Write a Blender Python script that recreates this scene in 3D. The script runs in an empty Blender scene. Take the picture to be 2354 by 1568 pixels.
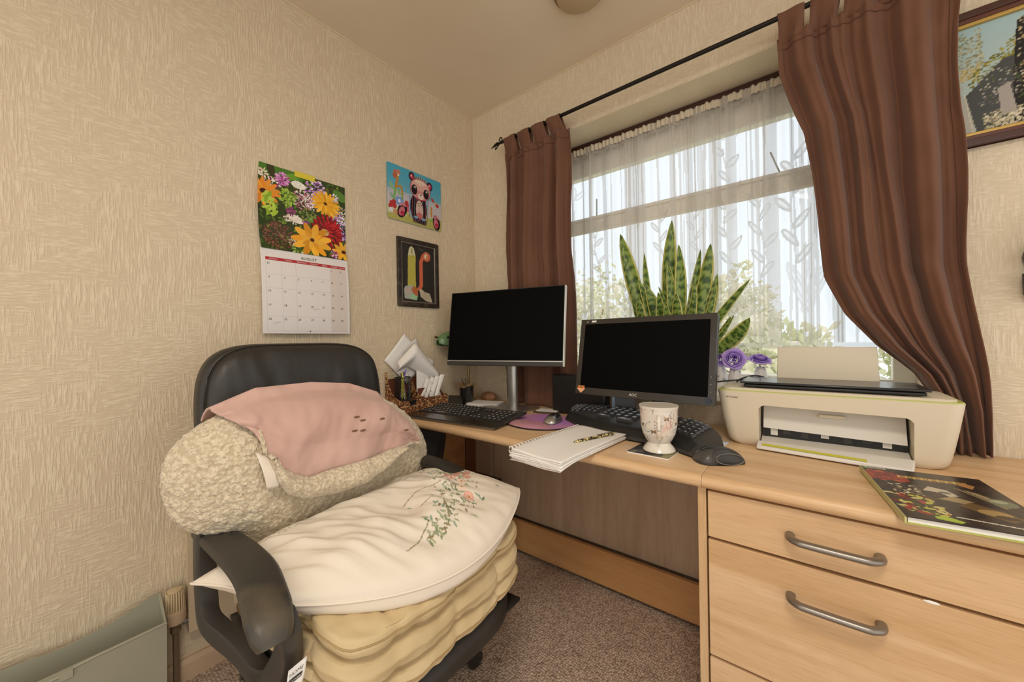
import bpy, math, random
import numpy as np
from mathutils import Vector, Matrix, noise as mnoise
sc = bpy.context.scene
R = math.radians
rnd = random.Random(7)

# ------------------------------------------------------------------ camera
YAW, ROLL, PITCH, FPX = 0.6756, -0.0163, -0.0018, 866.276
CAM = Vector((1.58744, -1.63941, 1.06435))
fw = Vector((-math.sin(YAW)*math.cos(PITCH), math.cos(YAW)*math.cos(PITCH), math.sin(PITCH)))
rt0 = Vector((math.cos(YAW), math.sin(YAW), 0)); up0 = rt0.cross(fw)
rt = rt0*math.cos(ROLL) + up0*math.sin(ROLL); up = up0*math.cos(ROLL) - rt0*math.sin(ROLL)
cd = bpy.data.cameras.new('camera'); cam = bpy.data.objects.new('camera', cd); sc.collection.objects.link(cam)
M = Matrix((rt, up, -fw)).transposed().to_4x4(); M.translation = CAM
cam.matrix_world = M
cd.sensor_width = 36; cd.lens = FPX/2354*36; cd.clip_start = 0.02; cd.clip_end = 200
sc.camera = cam

# ------------------------------------------------------------------ world, lights, exposure
SKY, ROOM_FILL, LAMP_W = 1.12, 1.10, 16
EXPOSURE = 0.25
w = bpy.data.worlds.new('sky_and_fill'); sc.world = w; w.use_nodes = True
nt = w.node_tree; nt.nodes.clear()
out = nt.nodes.new('ShaderNodeOutputWorld'); bg = nt.nodes.new('ShaderNodeBackground')
tc = nt.nodes.new('ShaderNodeTexCoord'); sep = nt.nodes.new('ShaderNodeSeparateXYZ')
rampy = nt.nodes.new('ShaderNodeValToRGB'); mr = nt.nodes.new('ShaderNodeMapRange')
mr.inputs['From Min'].default_value = -0.25; mr.inputs['From Max'].default_value = 0.35
nt.links.new(tc.outputs['Generated'], sep.inputs[0]); nt.links.new(sep.outputs['Y'], mr.inputs['Value'])
nt.links.new(mr.outputs[0], rampy.inputs[0])
e = rampy.color_ramp.elements
e[0].color = (ROOM_FILL*1.0, ROOM_FILL*0.95, ROOM_FILL*0.88, 1)  # warm half added as fill through the open back of the room
e[1].color = (SKY*0.86, SKY*0.94, SKY*1.0, 1)
nt.links.new(rampy.outputs[0], bg.inputs['Color']); nt.links.new(bg.outputs[0], out.inputs['Surface'])
vs = sc.view_settings; vs.view_transform = 'Standard'; vs.look = 'None'; vs.gamma = 1; vs.use_curve_mapping = False
vs.exposure = EXPOSURE
def light(name, kind, loc, energy, color, size, rot=(0,0,0), parent=None):
    l = bpy.data.lights.new(name, kind); l.energy = energy; l.color = color
    if kind == 'AREA': l.shape = 'DISK'; l.size = size
    else: l.shadow_soft_size = size
    o = bpy.data.objects.new(name, l); sc.collection.objects.link(o); o.location = loc; o.rotation_euler = rot
    return o
# the room's ceiling lamp hangs behind the viewer
light('ceiling_lamp_light', 'AREA', (1.75, -1.9, 2.26), LAMP_W, (1.0, 0.92, 0.80), 0.55)

# ------------------------------------------------------------------ helpers
W = {}
def link(o): sc.collection.objects.link(o); return o
def tag(o, label=None, cat=None, group=None, kind=None):
    if label: o['label'] = label
    if cat: o['category'] = cat
    if group: o['group'] = group
    if kind: o['kind'] = kind
    return o
def root(name, label, cat, loc=(0,0,0), rz=0, group=None, rot=None):
    o = link(bpy.data.objects.new(name, None)); o.empty_display_size = 0.05
    o.location = loc; o.rotation_euler = rot if rot else (0,0,rz)
    tag(o, label, cat, group)
    W[o] = Matrix.Translation(loc) @ o.rotation_euler.to_matrix().to_4x4()
    return o
class MB:
    def __init__(s): s.v=[]; s.f=[]; s.m=[]; s.mi=0
    def add(s, vs, fs):
        n=len(s.v); s.v += [Vector(v) for v in vs]; s.f += [tuple(i+n for i in f) for f in fs]; s.m += [s.mi]*len(fs); return s
    def box(s, a, b):
        (x0,y0,z0),(x1,y1,z1) = a,b
        x0,x1=sorted((x0,x1)); y0,y1=sorted((y0,y1)); z0,z1=sorted((z0,z1))
        return s.add([(x0,y0,z0),(x1,y0,z0),(x1,y1,z0),(x0,y1,z0),(x0,y0,z1),(x1,y0,z1),(x1,y1,z1),(x0,y1,z1)],
              [(3,2,1,0),(4,5,6,7),(0,1,5,4),(1,2,6,5),(2,3,7,6),(3,0,4,7)])
    def obox(s, c, sz, rot=(0,0,0)):
        from mathutils import Euler
        q=Euler(rot).to_matrix(); c=Vector(c); n=len(s.v)
        s.box([-k/2 for k in sz],[k/2 for k in sz])
        for i in range(n,len(s.v)): s.v[i]=c+q@s.v[i]
        return s
    def grid(s, fn, nu, nv, cu=False, cv=False):
        vs=[fn(i/(nu if cu else nu-1), j/(nv if cv else nv-1)) for j in range(nv) for i in range(nu)]
        fs=[]
        for j in range(nv if cv else nv-1):
            for i in range(nu if cu else nu-1):
                a=j*nu+i; b=j*nu+(i+1)%nu; c=((j+1)%nv)*nu+(i+1)%nu; d=((j+1)%nv)*nu+i
                fs.append((a,b,c,d))
        return s.add(vs,fs)
    def tube(s, path, r, n=8, closed=False, flat=1.0, upv=(0,0,1)):
        path=[Vector(p) for p in path]; N=len(path); rs = r if hasattr(r,'__len__') else [r]*N
        vs=[]
        for i,p in enumerate(path):
            if closed: t=path[(i+1)%N]-path[i-1]
            else: t=path[min(i+1,N-1)]-path[max(i-1,0)]
            t.normalize(); u=Vector(upv)
            if abs(t.dot(u))>.95: u=Vector((1,0,0)) if abs(t.x)<.9 else Vector((0,1,0))
            a=t.cross(u).normalized(); b=a.cross(t).normalized()
            for k in range(n):
                an=2*math.pi*k/n; vs.append(p+a*math.cos(an)*rs[i]+b*math.sin(an)*rs[i]*flat)
        fs=[]
        for i in range(N if closed else N-1):
            for k in range(n):
                j=(i+1)%N; fs.append((i*n+k, i*n+(k+1)%n, j*n+(k+1)%n, j*n+k))
        if not closed: fs += [tuple(range(n))[::-1], tuple((N-1)*n+k for k in range(n))]
        return s.add(vs,fs)
    def lathe(s, prof, c=(0,0,0), n=24, axis='z'):
        vs=[]
        for r,z in prof:
            for k in range(n):
                a=2*math.pi*k/n; p=(r*math.cos(a), r*math.sin(a), z)
                if axis=='x': p=(p[2],p[0],p[1])
                if axis=='y': p=(p[0],p[2],p[1])
                vs.append(Vector(p)+Vector(c))
        m=len(prof); fs=[(i*n+k,i*n+(k+1)%n,(i+1)*n+(k+1)%n,(i+1)*n+k) for i in range(m-1) for k in range(n)]
        if prof[0][0]>1e-5: fs.append(tuple(range(n))[::-1])
        if prof[-1][0]>1e-5: fs.append(tuple((m-1)*n+k for k in range(n)))
        return s.add(vs,fs)
    def prism(s, poly, h0, h1, plane='xy', c=0):
        n=len(poly)
        def P(p,h): return {'xy':(p[0],p[1],h),'xz':(p[0],h,p[1]),'yz':(h,p[0],p[1])}[plane]
        vs=[P(p,h0) for p in poly]+[P(p,h1) for p in poly]
        return s.add(vs,[tuple(range(n))[::-1],tuple(range(n,2*n))]+[(i,(i+1)%n,n+(i+1)%n,n+i) for i in range(n)])
    def ell(s, c, r, n=16, m=10):
        return s.grid(lambda u,v:(c[0]+r[0]*math.cos(2*math.pi*u)*math.sin(math.pi*v), c[1]+r[1]*math.sin(2*math.pi*u)*math.sin(math.pi*v), c[2]-r[2]*math.cos(math.pi*v)), n, m, cu=True)
    def build(s, name, mat, parent=None, bevel=0, seg=2, smooth=True, solid=0, sub=0, local=False, label=None, kind=None, ang=40, offset=0):
        me=bpy.data.meshes.new(name)
        vs=s.v; loc=None
        if parent is not None and not local:
            inv=W[parent].inverted(); vs=[inv@v for v in vs]
        elif parent is None:
            lo=Vector([min(v[i] for v in vs) for i in range(3)]); hi=Vector([max(v[i] for v in vs) for i in range(3)])
            loc=Vector(((lo.x+hi.x)/2,(lo.y+hi.y)/2,lo.z)); vs=[v-loc for v in vs]
        me.from_pydata(vs,[],s.f)
        mats = mat if isinstance(mat,(list,tuple)) else [mat]
        for m in mats: me.materials.append(m)
        if len(mats)>1: me.polygons.foreach_set('material_index', s.m)
        import bmesh
        bm=bmesh.new(); bm.from_mesh(me); bmesh.ops.remove_doubles(bm,verts=bm.verts,dist=1e-6); 
        bmesh.ops.recalc_face_normals(bm,faces=bm.faces); bm.to_mesh(me); bm.free()
        if smooth: me.polygons.foreach_set('use_smooth',[True]*len(me.polygons))
        o=link(bpy.data.objects.new(name,me))
        if loc is not None: o.location=loc
        if parent is not None:
            o.parent=parent; W[o]=W[parent]
        else: W[o]=Matrix.Translation(loc)
        if solid:
            md=o.modifiers.new('thickness','SOLIDIFY'); md.thickness=solid; md.offset=offset
        if bevel:
            md=o.modifiers.new('bevel','BEVEL'); md.width=bevel; md.segments=seg; md.limit_method='ANGLE'; md.angle_limit=R(35)
        if sub:
            md=o.modifiers.new('sub','SUBSURF'); md.levels=sub; md.render_levels=sub
        if smooth and not sub:
            try: me.set_sharp_from_angle(angle=R(ang))
            except Exception: pass
        if label: o['label']=label
        if kind: o['kind']=kind
        return o
def S(h):
    h=h.lstrip('#'); c=[int(h[i:i+2],16)/255 for i in (0,2,4)]
    return tuple(x/12.92 if x<=.04045 else ((x+.055)/1.055)**2.4 for x in c)
def mat(name, col, rough=.5, metal=0, bump=None, var=None, spec=.5, trans=0, sheen=0, emit=None, stretch=(1,1,1), coat=0, detail=3):
    m=bpy.data.materials.new(name); m.use_nodes=True; n=m.node_tree; b=n.nodes['Principled BSDF']
    c=S(col) if isinstance(col,str) else col
    b.inputs['Base Color'].default_value=(*c,1); b.inputs['Roughness'].default_value=rough; b.inputs['Metallic'].default_value=metal
    b.inputs['Specular IOR Level'].default_value=spec
    if trans: b.inputs['Transmission Weight'].default_value=trans
    if sheen: b.inputs['Sheen Weight'].default_value=sheen
    if coat: b.inputs['Coat Weight'].default_value=coat
    tc=n.nodes.new('ShaderNodeTexCoord'); mp=n.nodes.new('ShaderNodeMapping'); mp.inputs['Scale'].default_value=stretch
    n.links.new(tc.outputs['Object'],mp.inputs[0])
    def nz(sc_,det=detail):
        t=n.nodes.new('ShaderNodeTexNoise'); t.inputs['Scale'].default_value=sc_; t.inputs['Detail'].default_value=det; n.links.new(mp.outputs[0],t.inputs['Vector']); return t
    if var:
        col2,scale,*rest=var; c2=S(col2) if isinstance(col2,str) else col2
        t=nz(scale); r=n.nodes.new('ShaderNodeValToRGB'); lo,hi=rest if rest else (.35,.65)
        r.color_ramp.elements[0].position=lo; r.color_ramp.elements[1].position=hi
        r.color_ramp.elements[0].color=(*c,1); r.color_ramp.elements[1].color=(*c2,1)
        n.links.new(t.outputs['Fac'],r.inputs[0]); n.links.new(r.outputs[0],b.inputs['Base Color'])
    if bump:
        scale,st,*d=bump; t=nz(scale); bp=n.nodes.new('ShaderNodeBump'); bp.inputs['Strength'].default_value=st; bp.inputs['Distance'].default_value=d[0] if d else .002
        n.links.new(t.outputs['Fac'],bp.inputs['Height']); n.links.new(bp.outputs[0],b.inputs['Normal'])
    return m
def attr_mat(name, attr='paint', rough=.5, bump=None, trans=0, spec=.4):
    m=mat(name,(1,1,1),rough,bump=bump,spec=spec); n=m.node_tree; b=n.nodes['Principled BSDF']
    a=n.nodes.new('ShaderNodeVertexColor'); a.layer_name=attr
    n.links.new(a.outputs['Color'],b.inputs['Base Color']); return m
def paint(o, arr, nu, nv):
    """printed colours: arr (nv,nu,3) in sRGB 0..1, row 0 = v 0"""
    me=o.data; a=me.color_attributes.new('paint','FLOAT_COLOR','POINT')
    c=np.clip(arr,0,1); lin=np.where(c<=.04045,c/12.92,((c+.055)/1.055)**2.4)
    flat=np.ones((nu*nv,4)); flat[:,:3]=lin.reshape(-1,3); a.data.foreach_set('color',flat.ravel().astype(np.float32))
def sheet(name, mt, parent, fn, nu, nv, arr, label=None, solid=0):
    """grid surface that carries a print; fn(u,v)->world point, v up; no doubles removed"""
    me=bpy.data.meshes.new(name); inv=(W[parent].inverted() if parent is not None else Matrix())
    vs=[inv@Vector(fn(i/(nu-1),j/(nv-1))) for j in range(nv) for i in range(nu)]
    fs=[(j*nu+i,j*nu+i+1,(j+1)*nu+i+1,(j+1)*nu+i) for j in range(nv-1) for i in range(nu-1)]
    me.from_pydata(vs,[],fs); me.materials.append(mt); me.polygons.foreach_set('use_smooth',[True]*len(fs))
    o=link(bpy.data.objects.new(name,me)); paint(o,arr,nu,nv)
    if parent is not None: o.parent=parent; W[o]=W[parent]
    if solid:
        md=o.modifiers.new('thickness','SOLIDIFY'); md.thickness=solid; md.offset=0
    if label: o['label']=label
    return o
class Cv:
    """tiny painter, coordinates 0..1, y up"""
    def __init__(s,w,h,bg,asp=None):
        s.w,s.h=w,h; s.a=np.zeros((h,w,3)); s.a[:]=s.c(bg)
        s.X,s.Y=np.meshgrid(np.linspace(0,1,w),np.linspace(0,1,h)); s.asp=asp or w/h
    def c(s,c):
        if isinstance(c,str): c=c.lstrip('#'); return np.array([int(c[i:i+2],16)/255 for i in (0,2,4)])
        return np.array(c,float)
    def ell(s,x,y,rx,ry,c,ang=0,al=1):
        dx=(s.X-x)*s.asp; dy=s.Y-y; ca,sa=math.cos(ang),math.sin(ang)
        u=(dx*ca+dy*sa)/rx; v=(-dx*sa+dy*ca)/ry; m=u*u+v*v<1
        s.a[m]=s.a[m]*(1-al)+s.c(c)*al
    def poly(s,pts,c):
        m=np.zeros_like(s.X,bool); n=len(pts)
        for i in range(n):
            x0,y0=pts[i]; x1,y1=pts[(i+1)%n]
            if y0==y1: continue
            k=((s.Y>=min(y0,y1))&(s.Y<max(y0,y1)))&(s.X<(x1-x0)*(s.Y-y0)/(y1-y0)+x0); m^=k
        s.a[m]=s.c(c)
    def line(s,pts,wd,c):
        for (x0,y0),(x1,y1) in zip(pts[:-1],pts[1:]):
            ax,ay=x0*s.asp,y0; bx,by=x1*s.asp,y1; px,py=s.X*s.asp,s.Y
            L=(bx-ax)**2+(by-ay)**2+1e-12; t=np.clip(((px-ax)*(bx-ax)+(py-ay)*(by-ay))/L,0,1)
            m=(px-ax-t*(bx-ax))**2+(py-ay-t*(by-ay))**2<wd*wd; s.a[m]=s.c(c)
    def grad(s,c0,c1):
        s.a=s.c(c0)*(1-s.Y[...,None])+s.c(c1)*s.Y[...,None]
    def flower(s,x,y,r,n,c,cc,sq=1.0,ang0=0,rot=0,c2=None,wd=.3):
        for k in range(n):
            a=ang0+2*math.pi*k/n+ (rnd.random()-.5)*.12; d=.58*r
            ux,uy=math.cos(a)*d,math.sin(a)*d*sq
            X=ux*math.cos(rot)-uy*math.sin(rot); Y=ux*math.sin(rot)+uy*math.cos(rot)
            cc_=s.c(c) if (k%2 or c2 is None) else s.c(c2)
            s.ell(x+X/s.asp,y+Y,r*.46,r*wd*.5,cc_*(.9+.18*rnd.random()),math.atan2(Y,X))
        s.ell(x,y,r*.2,r*.2*sq,cc,rot)
def text(parent, body, size, loc, xdir, ydir, mt, name='lettering', align='CENTER', ext=.0004):
    cu=bpy.data.curves.new('tmp','FONT'); cu.body=body; cu.size=size; cu.align_x=align; cu.align_y='CENTER'; cu.resolution_u=2
    to=bpy.data.objects.new('tmp',cu); link(to); dg=bpy.context.evaluated_depsgraph_get(); me=bpy.data.meshes.new_from_object(to.evaluated_get(dg)); bpy.data.objects.remove(to); bpy.data.curves.remove(cu)
    xd=Vector(xdir).normalized(); yd=Vector(ydir).normalized(); loc=Vector(loc)
    vs=[loc+xd*v.co.x+yd*v.co.y for v in me.vertices]; fs=[tuple(p.vertices) for p in me.polygons]
    bpy.data.meshes.remove(me)
    return vs,fs
def lettering(parent, items, mt, name='lettering', local=False):
    mb=MB()
    for it in items:
        vs,fs=text(parent,*it,None); mb.add(vs,fs)
    me=bpy.data.meshes.new(name); inv=Matrix() if local else W[parent].inverted()
    me.from_pydata([inv@v for v in mb.v],[],mb.f); me.materials.append(mt)
    o=link(bpy.data.objects.new(name,me)); o.parent=parent; W[o]=W[parent]; return o
def lerp(a,b,t): return a+(b-a)*t
def interp(pts,t):
    """piecewise linear through [(t,val)...]"""
    if t<=pts[0][0]: return pts[0][1]
    for (a,va),(b,vb) in zip(pts[:-1],pts[1:]):
        if t<=b: return lerp(va,vb,(t-a)/(b-a+1e-12))
    return pts[-1][1]
def smooth_path(pts,k=6):
    pts=[Vector(p) for p in pts]; out=[]
    for i in range(len(pts)-1):
        p0=pts[max(i-1,0)];p1=pts[i];p2=pts[i+1];p3=pts[min(i+2,len(pts)-1)]
        for j in range(k):
            t=j/k; out.append(.5*((2*p1)+(p2-p0)*t+(2*p0-5*p1+4*p2-p3)*t*t+(3*p1-p0-3*p2+p3)*t**3))
    return out+[pts[-1]]

# ------------------------------------------------------------------ materials
def wallpaper(name, c_lo, c_hi, ax, strength=.55):
    m=bpy.data.materials.new(name); m.use_nodes=True; n=m.node_tree; b=n.nodes['Principled BSDF']; b.inputs['Roughness'].default_value=.62; b.inputs['Specular IOR Level'].default_value=.35
    tc=n.nodes.new('ShaderNodeTexCoord')
    def nz(scale,det=3):
        mp=n.nodes.new('ShaderNodeMapping'); mp.inputs['Scale'].default_value=scale; n.links.new(tc.outputs['Object'],mp.inputs[0])
        t=n.nodes.new('ShaderNodeTexNoise'); t.inputs['Scale'].default_value=1; t.inputs['Detail'].default_value=det; t.inputs['Distortion'].default_value=.05; n.links.new(mp.outputs[0],t.inputs['Vector']); return t.outputs['Fac']
    H=210; L=26
    vert=nz((H,H,L) ,2); hor=nz((L*1.6,L*1.6,H*1.1),2); sel=nz((9,9,9),3)
    r=n.nodes.new('ShaderNodeValToRGB'); r.color_ramp.elements[0].position=.44; r.color_ramp.elements[1].position=.60; n.links.new(sel,r.inputs[0])
    mx=n.nodes.new('ShaderNodeMix'); mx.data_type='FLOAT'; n.links.new(r.outputs[0],mx.inputs[0]); n.links.new(vert,mx.inputs[2]); n.links.new(hor,mx.inputs[3])
    rp=n.nodes.new('ShaderNodeValToRGB'); rp.color_ramp.elements[0].position=.42; rp.color_ramp.elements[1].position=.66; n.links.new(mx.outputs[0],rp.inputs[0])
    bp=n.nodes.new('ShaderNodeBump'); bp.inputs['Strength'].default_value=strength; bp.inputs['Distance'].default_value=.004
    n.links.new(rp.outputs[0],bp.inputs['Height']); n.links.new(bp.outputs[0],b.inputs['Normal'])
    cr=n.nodes.new('ShaderNodeMix'); cr.data_type='RGBA'; cr.inputs[6].default_value=(*S(c_lo),1); cr.inputs[7].default_value=(*S(c_hi),1)
    n.links.new(rp.outputs[0],cr.inputs[0]); n.links.new(cr.outputs[2],b.inputs['Base Color'])  # raised ridges mixed lighter: a highlight put into the colour
    return m
def wood(name, c1, c2, c3, axis, scale=1.0, rough=.42):
    m=bpy.data.materials.new(name); m.use_nodes=True; n=m.node_tree; b=n.nodes['Principled BSDF']; b.inputs['Roughness'].default_value=rough
    tc=n.nodes.new('ShaderNodeTexCoord')
    def nz(sx,det,dist=0):
        sc3=[sx*scale]*3; sc3[axis]=sx*scale/14
        mp=n.nodes.new('ShaderNodeMapping'); mp.inputs['Scale'].default_value=sc3; n.links.new(tc.outputs['Object'],mp.inputs[0])
        t=n.nodes.new('ShaderNodeTexNoise'); t.inputs['Scale'].default_value=1; t.inputs['Detail'].default_value=det; t.inputs['Distortion'].default_value=dist; n.links.new(mp.outputs[0],t.inputs['Vector']); return t.outputs['Fac']
    a=nz(14,4,.8); f=nz(260,2)
    r=n.nodes.new('ShaderNodeValToRGB'); els=r.color_ramp.elements; els[0].position=.3; els[0].color=(*S(c1),1); els[1].position=.7; els[1].color=(*S(c3),1); k=els.new(.5); k.color=(*S(c2),1)
    n.links.new(a,r.inputs[0]); mx=n.nodes.new('ShaderNodeMix'); mx.data_type='RGBA'; mx.blend_type='MULTIPLY'
    r2=n.nodes.new('ShaderNodeValToRGB'); r2.color_ramp.elements[0].position=.3; r2.color_ramp.elements[0].color=(.80,.76,.72,1); r2.color_ramp.elements[1].position=.55; r2.color_ramp.elements[1].color=(1,1,1,1)
    n.links.new(f,r2.inputs[0]); mx.inputs[0].default_value=.5; n.links.new(r.outputs[0],mx.inputs[6]); n.links.new(r2.outputs[0],mx.inputs[7]); n.links.new(mx.outputs[2],b.inputs['Base Color'])
    return m
m_wallL=wallpaper('cream_wallpaper','d3c0a3','e1d0b3',1,.36)
m_wallB=wallpaper('cream_wallpaper_window','d8c8ad','e5d7be',0,.30)
m_ceil=mat('ceiling_paint','e6d8c2',.75,bump=(25,.12,.003),var=('dfcfb7',2))
m_reveal=mat('reveal_plaster','e6d9bf',.55,bump=(8,.25,.006),var=('dccdb0',5))
m_white=mat('white_upvc','f6f1e6',.35)
m_skirt=mat('skirting_paint','cbb091',.55,bump=(30,.25),var=('bda184',6))
m_woodX=wood('beech_along_x','cfa87b','dcb98f','e5c6a1',0)
m_woodZ=wood('beech_upright','cfa97c','d8b68c','dfc19b',2)
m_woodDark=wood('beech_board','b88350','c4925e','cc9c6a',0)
m_panel=wood('brown_laminate','b0967b','bca287','c6ae94',2)
m_black=mat('black_plastic','1b1a19',.38,bump=(300,.1,.0005))
m_black2=mat('black_gloss_plastic','23201e',.22,coat=.3)
m_dark=mat('dark_grey_plastic','35322f',.45)
m_screen=mat('dark_screen','050606',.5,spec=.06)
m_silver=mat('brushed_silver','b5b3ae',.32,metal=.85)
m_handle=mat('satin_nickel','8f8982',.36,metal=.8)
m_leather=mat('black_leather','24211d',.45,bump=(55,.35,.002),var=('2e2b27',6),detail=6)
m_armpl=mat('worn_black_arm_plastic','2b2926',.45,bump=(160,.3,.001),var=('5a5040',8,.52,.72))
m_curtain=mat('brown_curtain_cloth','724b36',.8,bump=(220,.25,.001),var=('67412e',4),sheen=.15)
m_pink=mat('dusty_pink_cloth','cca89b',.85,bump=(26,.25,.003),var=('c39d90',7),sheen=.2)
m_cream=mat('cream_cotton','e4d9c9',.85,bump=(18,.2,.003))
m_tan=mat('tan_cotton','d2bd94',.85,bump=(40,.3,.003),var=('c9b287',6))
m_white_paper=mat('white_paper','f3efea',.7)
m_grey_crate=mat('grey_green_plastic','9d9a85',.5,bump=(90,.1,.001),var=('a6a28e',4))
m_printer=mat('cream_printer_plastic','d9cdb6',.45,bump=(400,.08,.0004))
m_printer2=mat('pale_grey_plastic','d8d3c9',.45)
m_lime=mat('lime_plastic','cdc93e',.4)
m_dkbrown=mat('dark_brown_wood','3a1d12',.4)
m_rod=mat('black_iron','26211d',.4,metal=.6)
m_ink=mat('black_ink','2b2624',.7); m_red=mat('red_ink','b3272b',.6); m_whiteink=mat('white_ink','f0ece6',.6)
m_grey=mat('grey_line','c9beb4',.8)
m_yellow=mat('yellow_tape','ddc93c',.6)
m_steel=mat('wire_steel','9a9389',.3,metal=.9)
m_paint=attr_mat('printed_picture','paint',.5); m_gloss=attr_mat('glossy_print','paint',.28)

# fleece with real curls in the normal
def fleece_mat():
    m=bpy.data.materials.new('sherpa_fleece'); m.use_nodes=True; n=m.node_tree; b=n.nodes['Principled BSDF']; b.inputs['Roughness'].default_value=.95; b.inputs['Sheen Weight'].default_value=.3
    tc=n.nodes.new('ShaderNodeTexCoord'); nz=n.nodes.new('ShaderNodeTexNoise'); nz.inputs['Scale'].default_value=85; nz.inputs['Detail'].default_value=3; nz.inputs['Distortion'].default_value=1.2
    v=n.nodes.new('ShaderNodeTexVoronoi'); v.inputs['Scale'].default_value=110; v.feature='F1'
    n.links.new(tc.outputs['Object'],nz.inputs['Vector']); n.links.new(tc.outputs['Object'],v.inputs['Vector'])
    ad=n.nodes.new('ShaderNodeMath'); ad.operation='SUBTRACT'; n.links.new(nz.outputs['Fac'],ad.inputs[0])
    ml=n.nodes.new('ShaderNodeMath'); ml.operation='MULTIPLY'; ml.inputs[1].default_value=.5; n.links.new(v.outputs['Distance'],ml.inputs[0]); n.links.new(ml.outputs[0],ad.inputs[1])
    r=n.nodes.new('ShaderNodeValToRGB'); r.color_ramp.elements[0].position=.12; r.color_ramp.elements[0].color=(*S('c4b294'),1); r.color_ramp.elements[1].position=.36; r.color_ramp.elements[1].color=(*S('ddceb2'),1)
    n.links.new(ad.outputs[0],r.inputs[0]); n.links.new(r.outputs[0],b.inputs['Base Color'])
    bp=n.nodes.new('ShaderNodeBump'); bp.inputs['Strength'].default_value=.85; bp.inputs['Distance'].default_value=.007; n.links.new(ad.outputs[0],bp.inputs['Height']); n.links.new(bp.outputs[0],b.inputs['Normal'])
    return m
m_fleece=fleece_mat()
def carpet_mat():
    m=bpy.data.materials.new('loop_carpet'); m.use_nodes=True; n=m.node_tree; b=n.nodes['Principled BSDF']; b.inputs['Roughness'].default_value=1; b.inputs['Specular IOR Level'].default_value=.1
    tc=n.nodes.new('ShaderNodeTexCoord'); mp=n.nodes.new('ShaderNodeMapping'); mp.inputs['Rotation'].default_value=(0,0,R(0)); mp.inputs['Scale'].default_value=(150,105,1); n.links.new(tc.outputs['Object'],mp.inputs[0])
    v=n.nodes.new('ShaderNodeTexVoronoi'); v.inputs['Scale'].default_value=1; v.inputs['Randomness'].default_value=.55; n.links.new(mp.outputs[0],v.inputs['Vector'])
    nz=n.nodes.new('ShaderNodeTexNoise'); nz.inputs['Scale'].default_value=45; n.links.new(tc.outputs['Object'],nz.inputs['Vector'])
    r=n.nodes.new('ShaderNodeValToRGB'); r.color_ramp.elements[0].position=.1; r.color_ramp.elements[0].color=(*S('ecd8c2'),1); r.color_ramp.elements[1].position=.8; r.color_ramp.elements[1].color=(*S('94796a'),1)
    n.links.new(v.outputs['Distance'],r.inputs[0])
    mx=n.nodes.new('ShaderNodeMix'); mx.data_type='RGBA'; mx.blend_type='MULTIPLY'; mx.inputs[0].default_value=.55
    r2=n.nodes.new('ShaderNodeValToRGB'); r2.color_ramp.elements[0].position=.35; r2.color_ramp.elements[0].color=(.62,.6,.6,1); r2.color_ramp.elements[1].position=.6; r2.color_ramp.elements[1].color=(1,1,1,1); n.links.new(nz.outputs['Fac'],r2.inputs[0])
    n.links.new(r.outputs[0],mx.inputs[6]); n.links.new(r2.outputs[0],mx.inputs[7]); n.links.new(mx.outputs[2],b.inputs['Base Color'])
    bp=n.nodes.new('ShaderNodeBump'); bp.invert=True; bp.inputs['Strength'].default_value=.8; bp.inputs['Distance'].default_value=.004; n.links.new(v.outputs['Distance'],bp.inputs['Height']); n.links.new(bp.outputs[0],b.inputs['Normal'])
    return m
m_carpet=carpet_mat()
def leopard_mat():
    m=mat('leopard_print_card','b5713a',.6); n=m.node_tree; b=n.nodes['Principled BSDF']
    tc=n.nodes.new('ShaderNodeTexCoord'); v=n.nodes.new('ShaderNodeTexVoronoi'); v.inputs['Scale'].default_value=88; v.inputs['Randomness'].default_value=.9; n.links.new(tc.outputs['Object'],v.inputs['Vector'])
    r=n.nodes.new('ShaderNodeValToRGB'); r.color_ramp.interpolation='CONSTANT'; e=r.color_ramp.elements; e[0].position=0; e[0].color=(*S('a8602c'),1); e[1].position=.34; e[1].color=(*S('3c1b0d'),1); k=e.new(.56); k.color=(*S('c99a66'),1)
    n.links.new(v.outputs['Distance'],r.inputs[0]); n.links.new(r.outputs[0],b.inputs['Base Color']); return m
m_leopard=leopard_mat()

# ------------------------------------------------------------------ room shell
ROOM_X, ROOM_Y, H = 3.3, -3.4, 2.4
WX0, WX1, WZ0, WZ1, WD = 0.42, 1.86, 0.845, 2.10, 0.30     # window opening and wall thickness
def struct(name, mb, mt, parent=None, **k):
    o=mb.build(name, mt, parent, **k)
    if parent is None: o['kind']='structure'
    return o
struct('floor', MB().box((-.1,ROOM_Y,-.06),(ROOM_X,.3,0)), m_carpet, smooth=False)
struct('ceiling', MB().box((-.1,ROOM_Y,H),(ROOM_X,.3,H+.1)), m_ceil, smooth=False)
struct('wall_left', MB().box((-.12,ROOM_Y,0),(0,.0,H)), m_wallL, smooth=False)
wb=MB(); wb.box((-.12,0,0),(WX0,WD,H)); wb.box((WX1,0,0),(ROOM_X,WD,H)); wb.box((WX0,0,0),(WX1,WD,WZ0-.03)); wb.box((WX0,0,WZ1),(WX1,WD,H))
struct('wall_back', wb, m_wallB, smooth=False)
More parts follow.
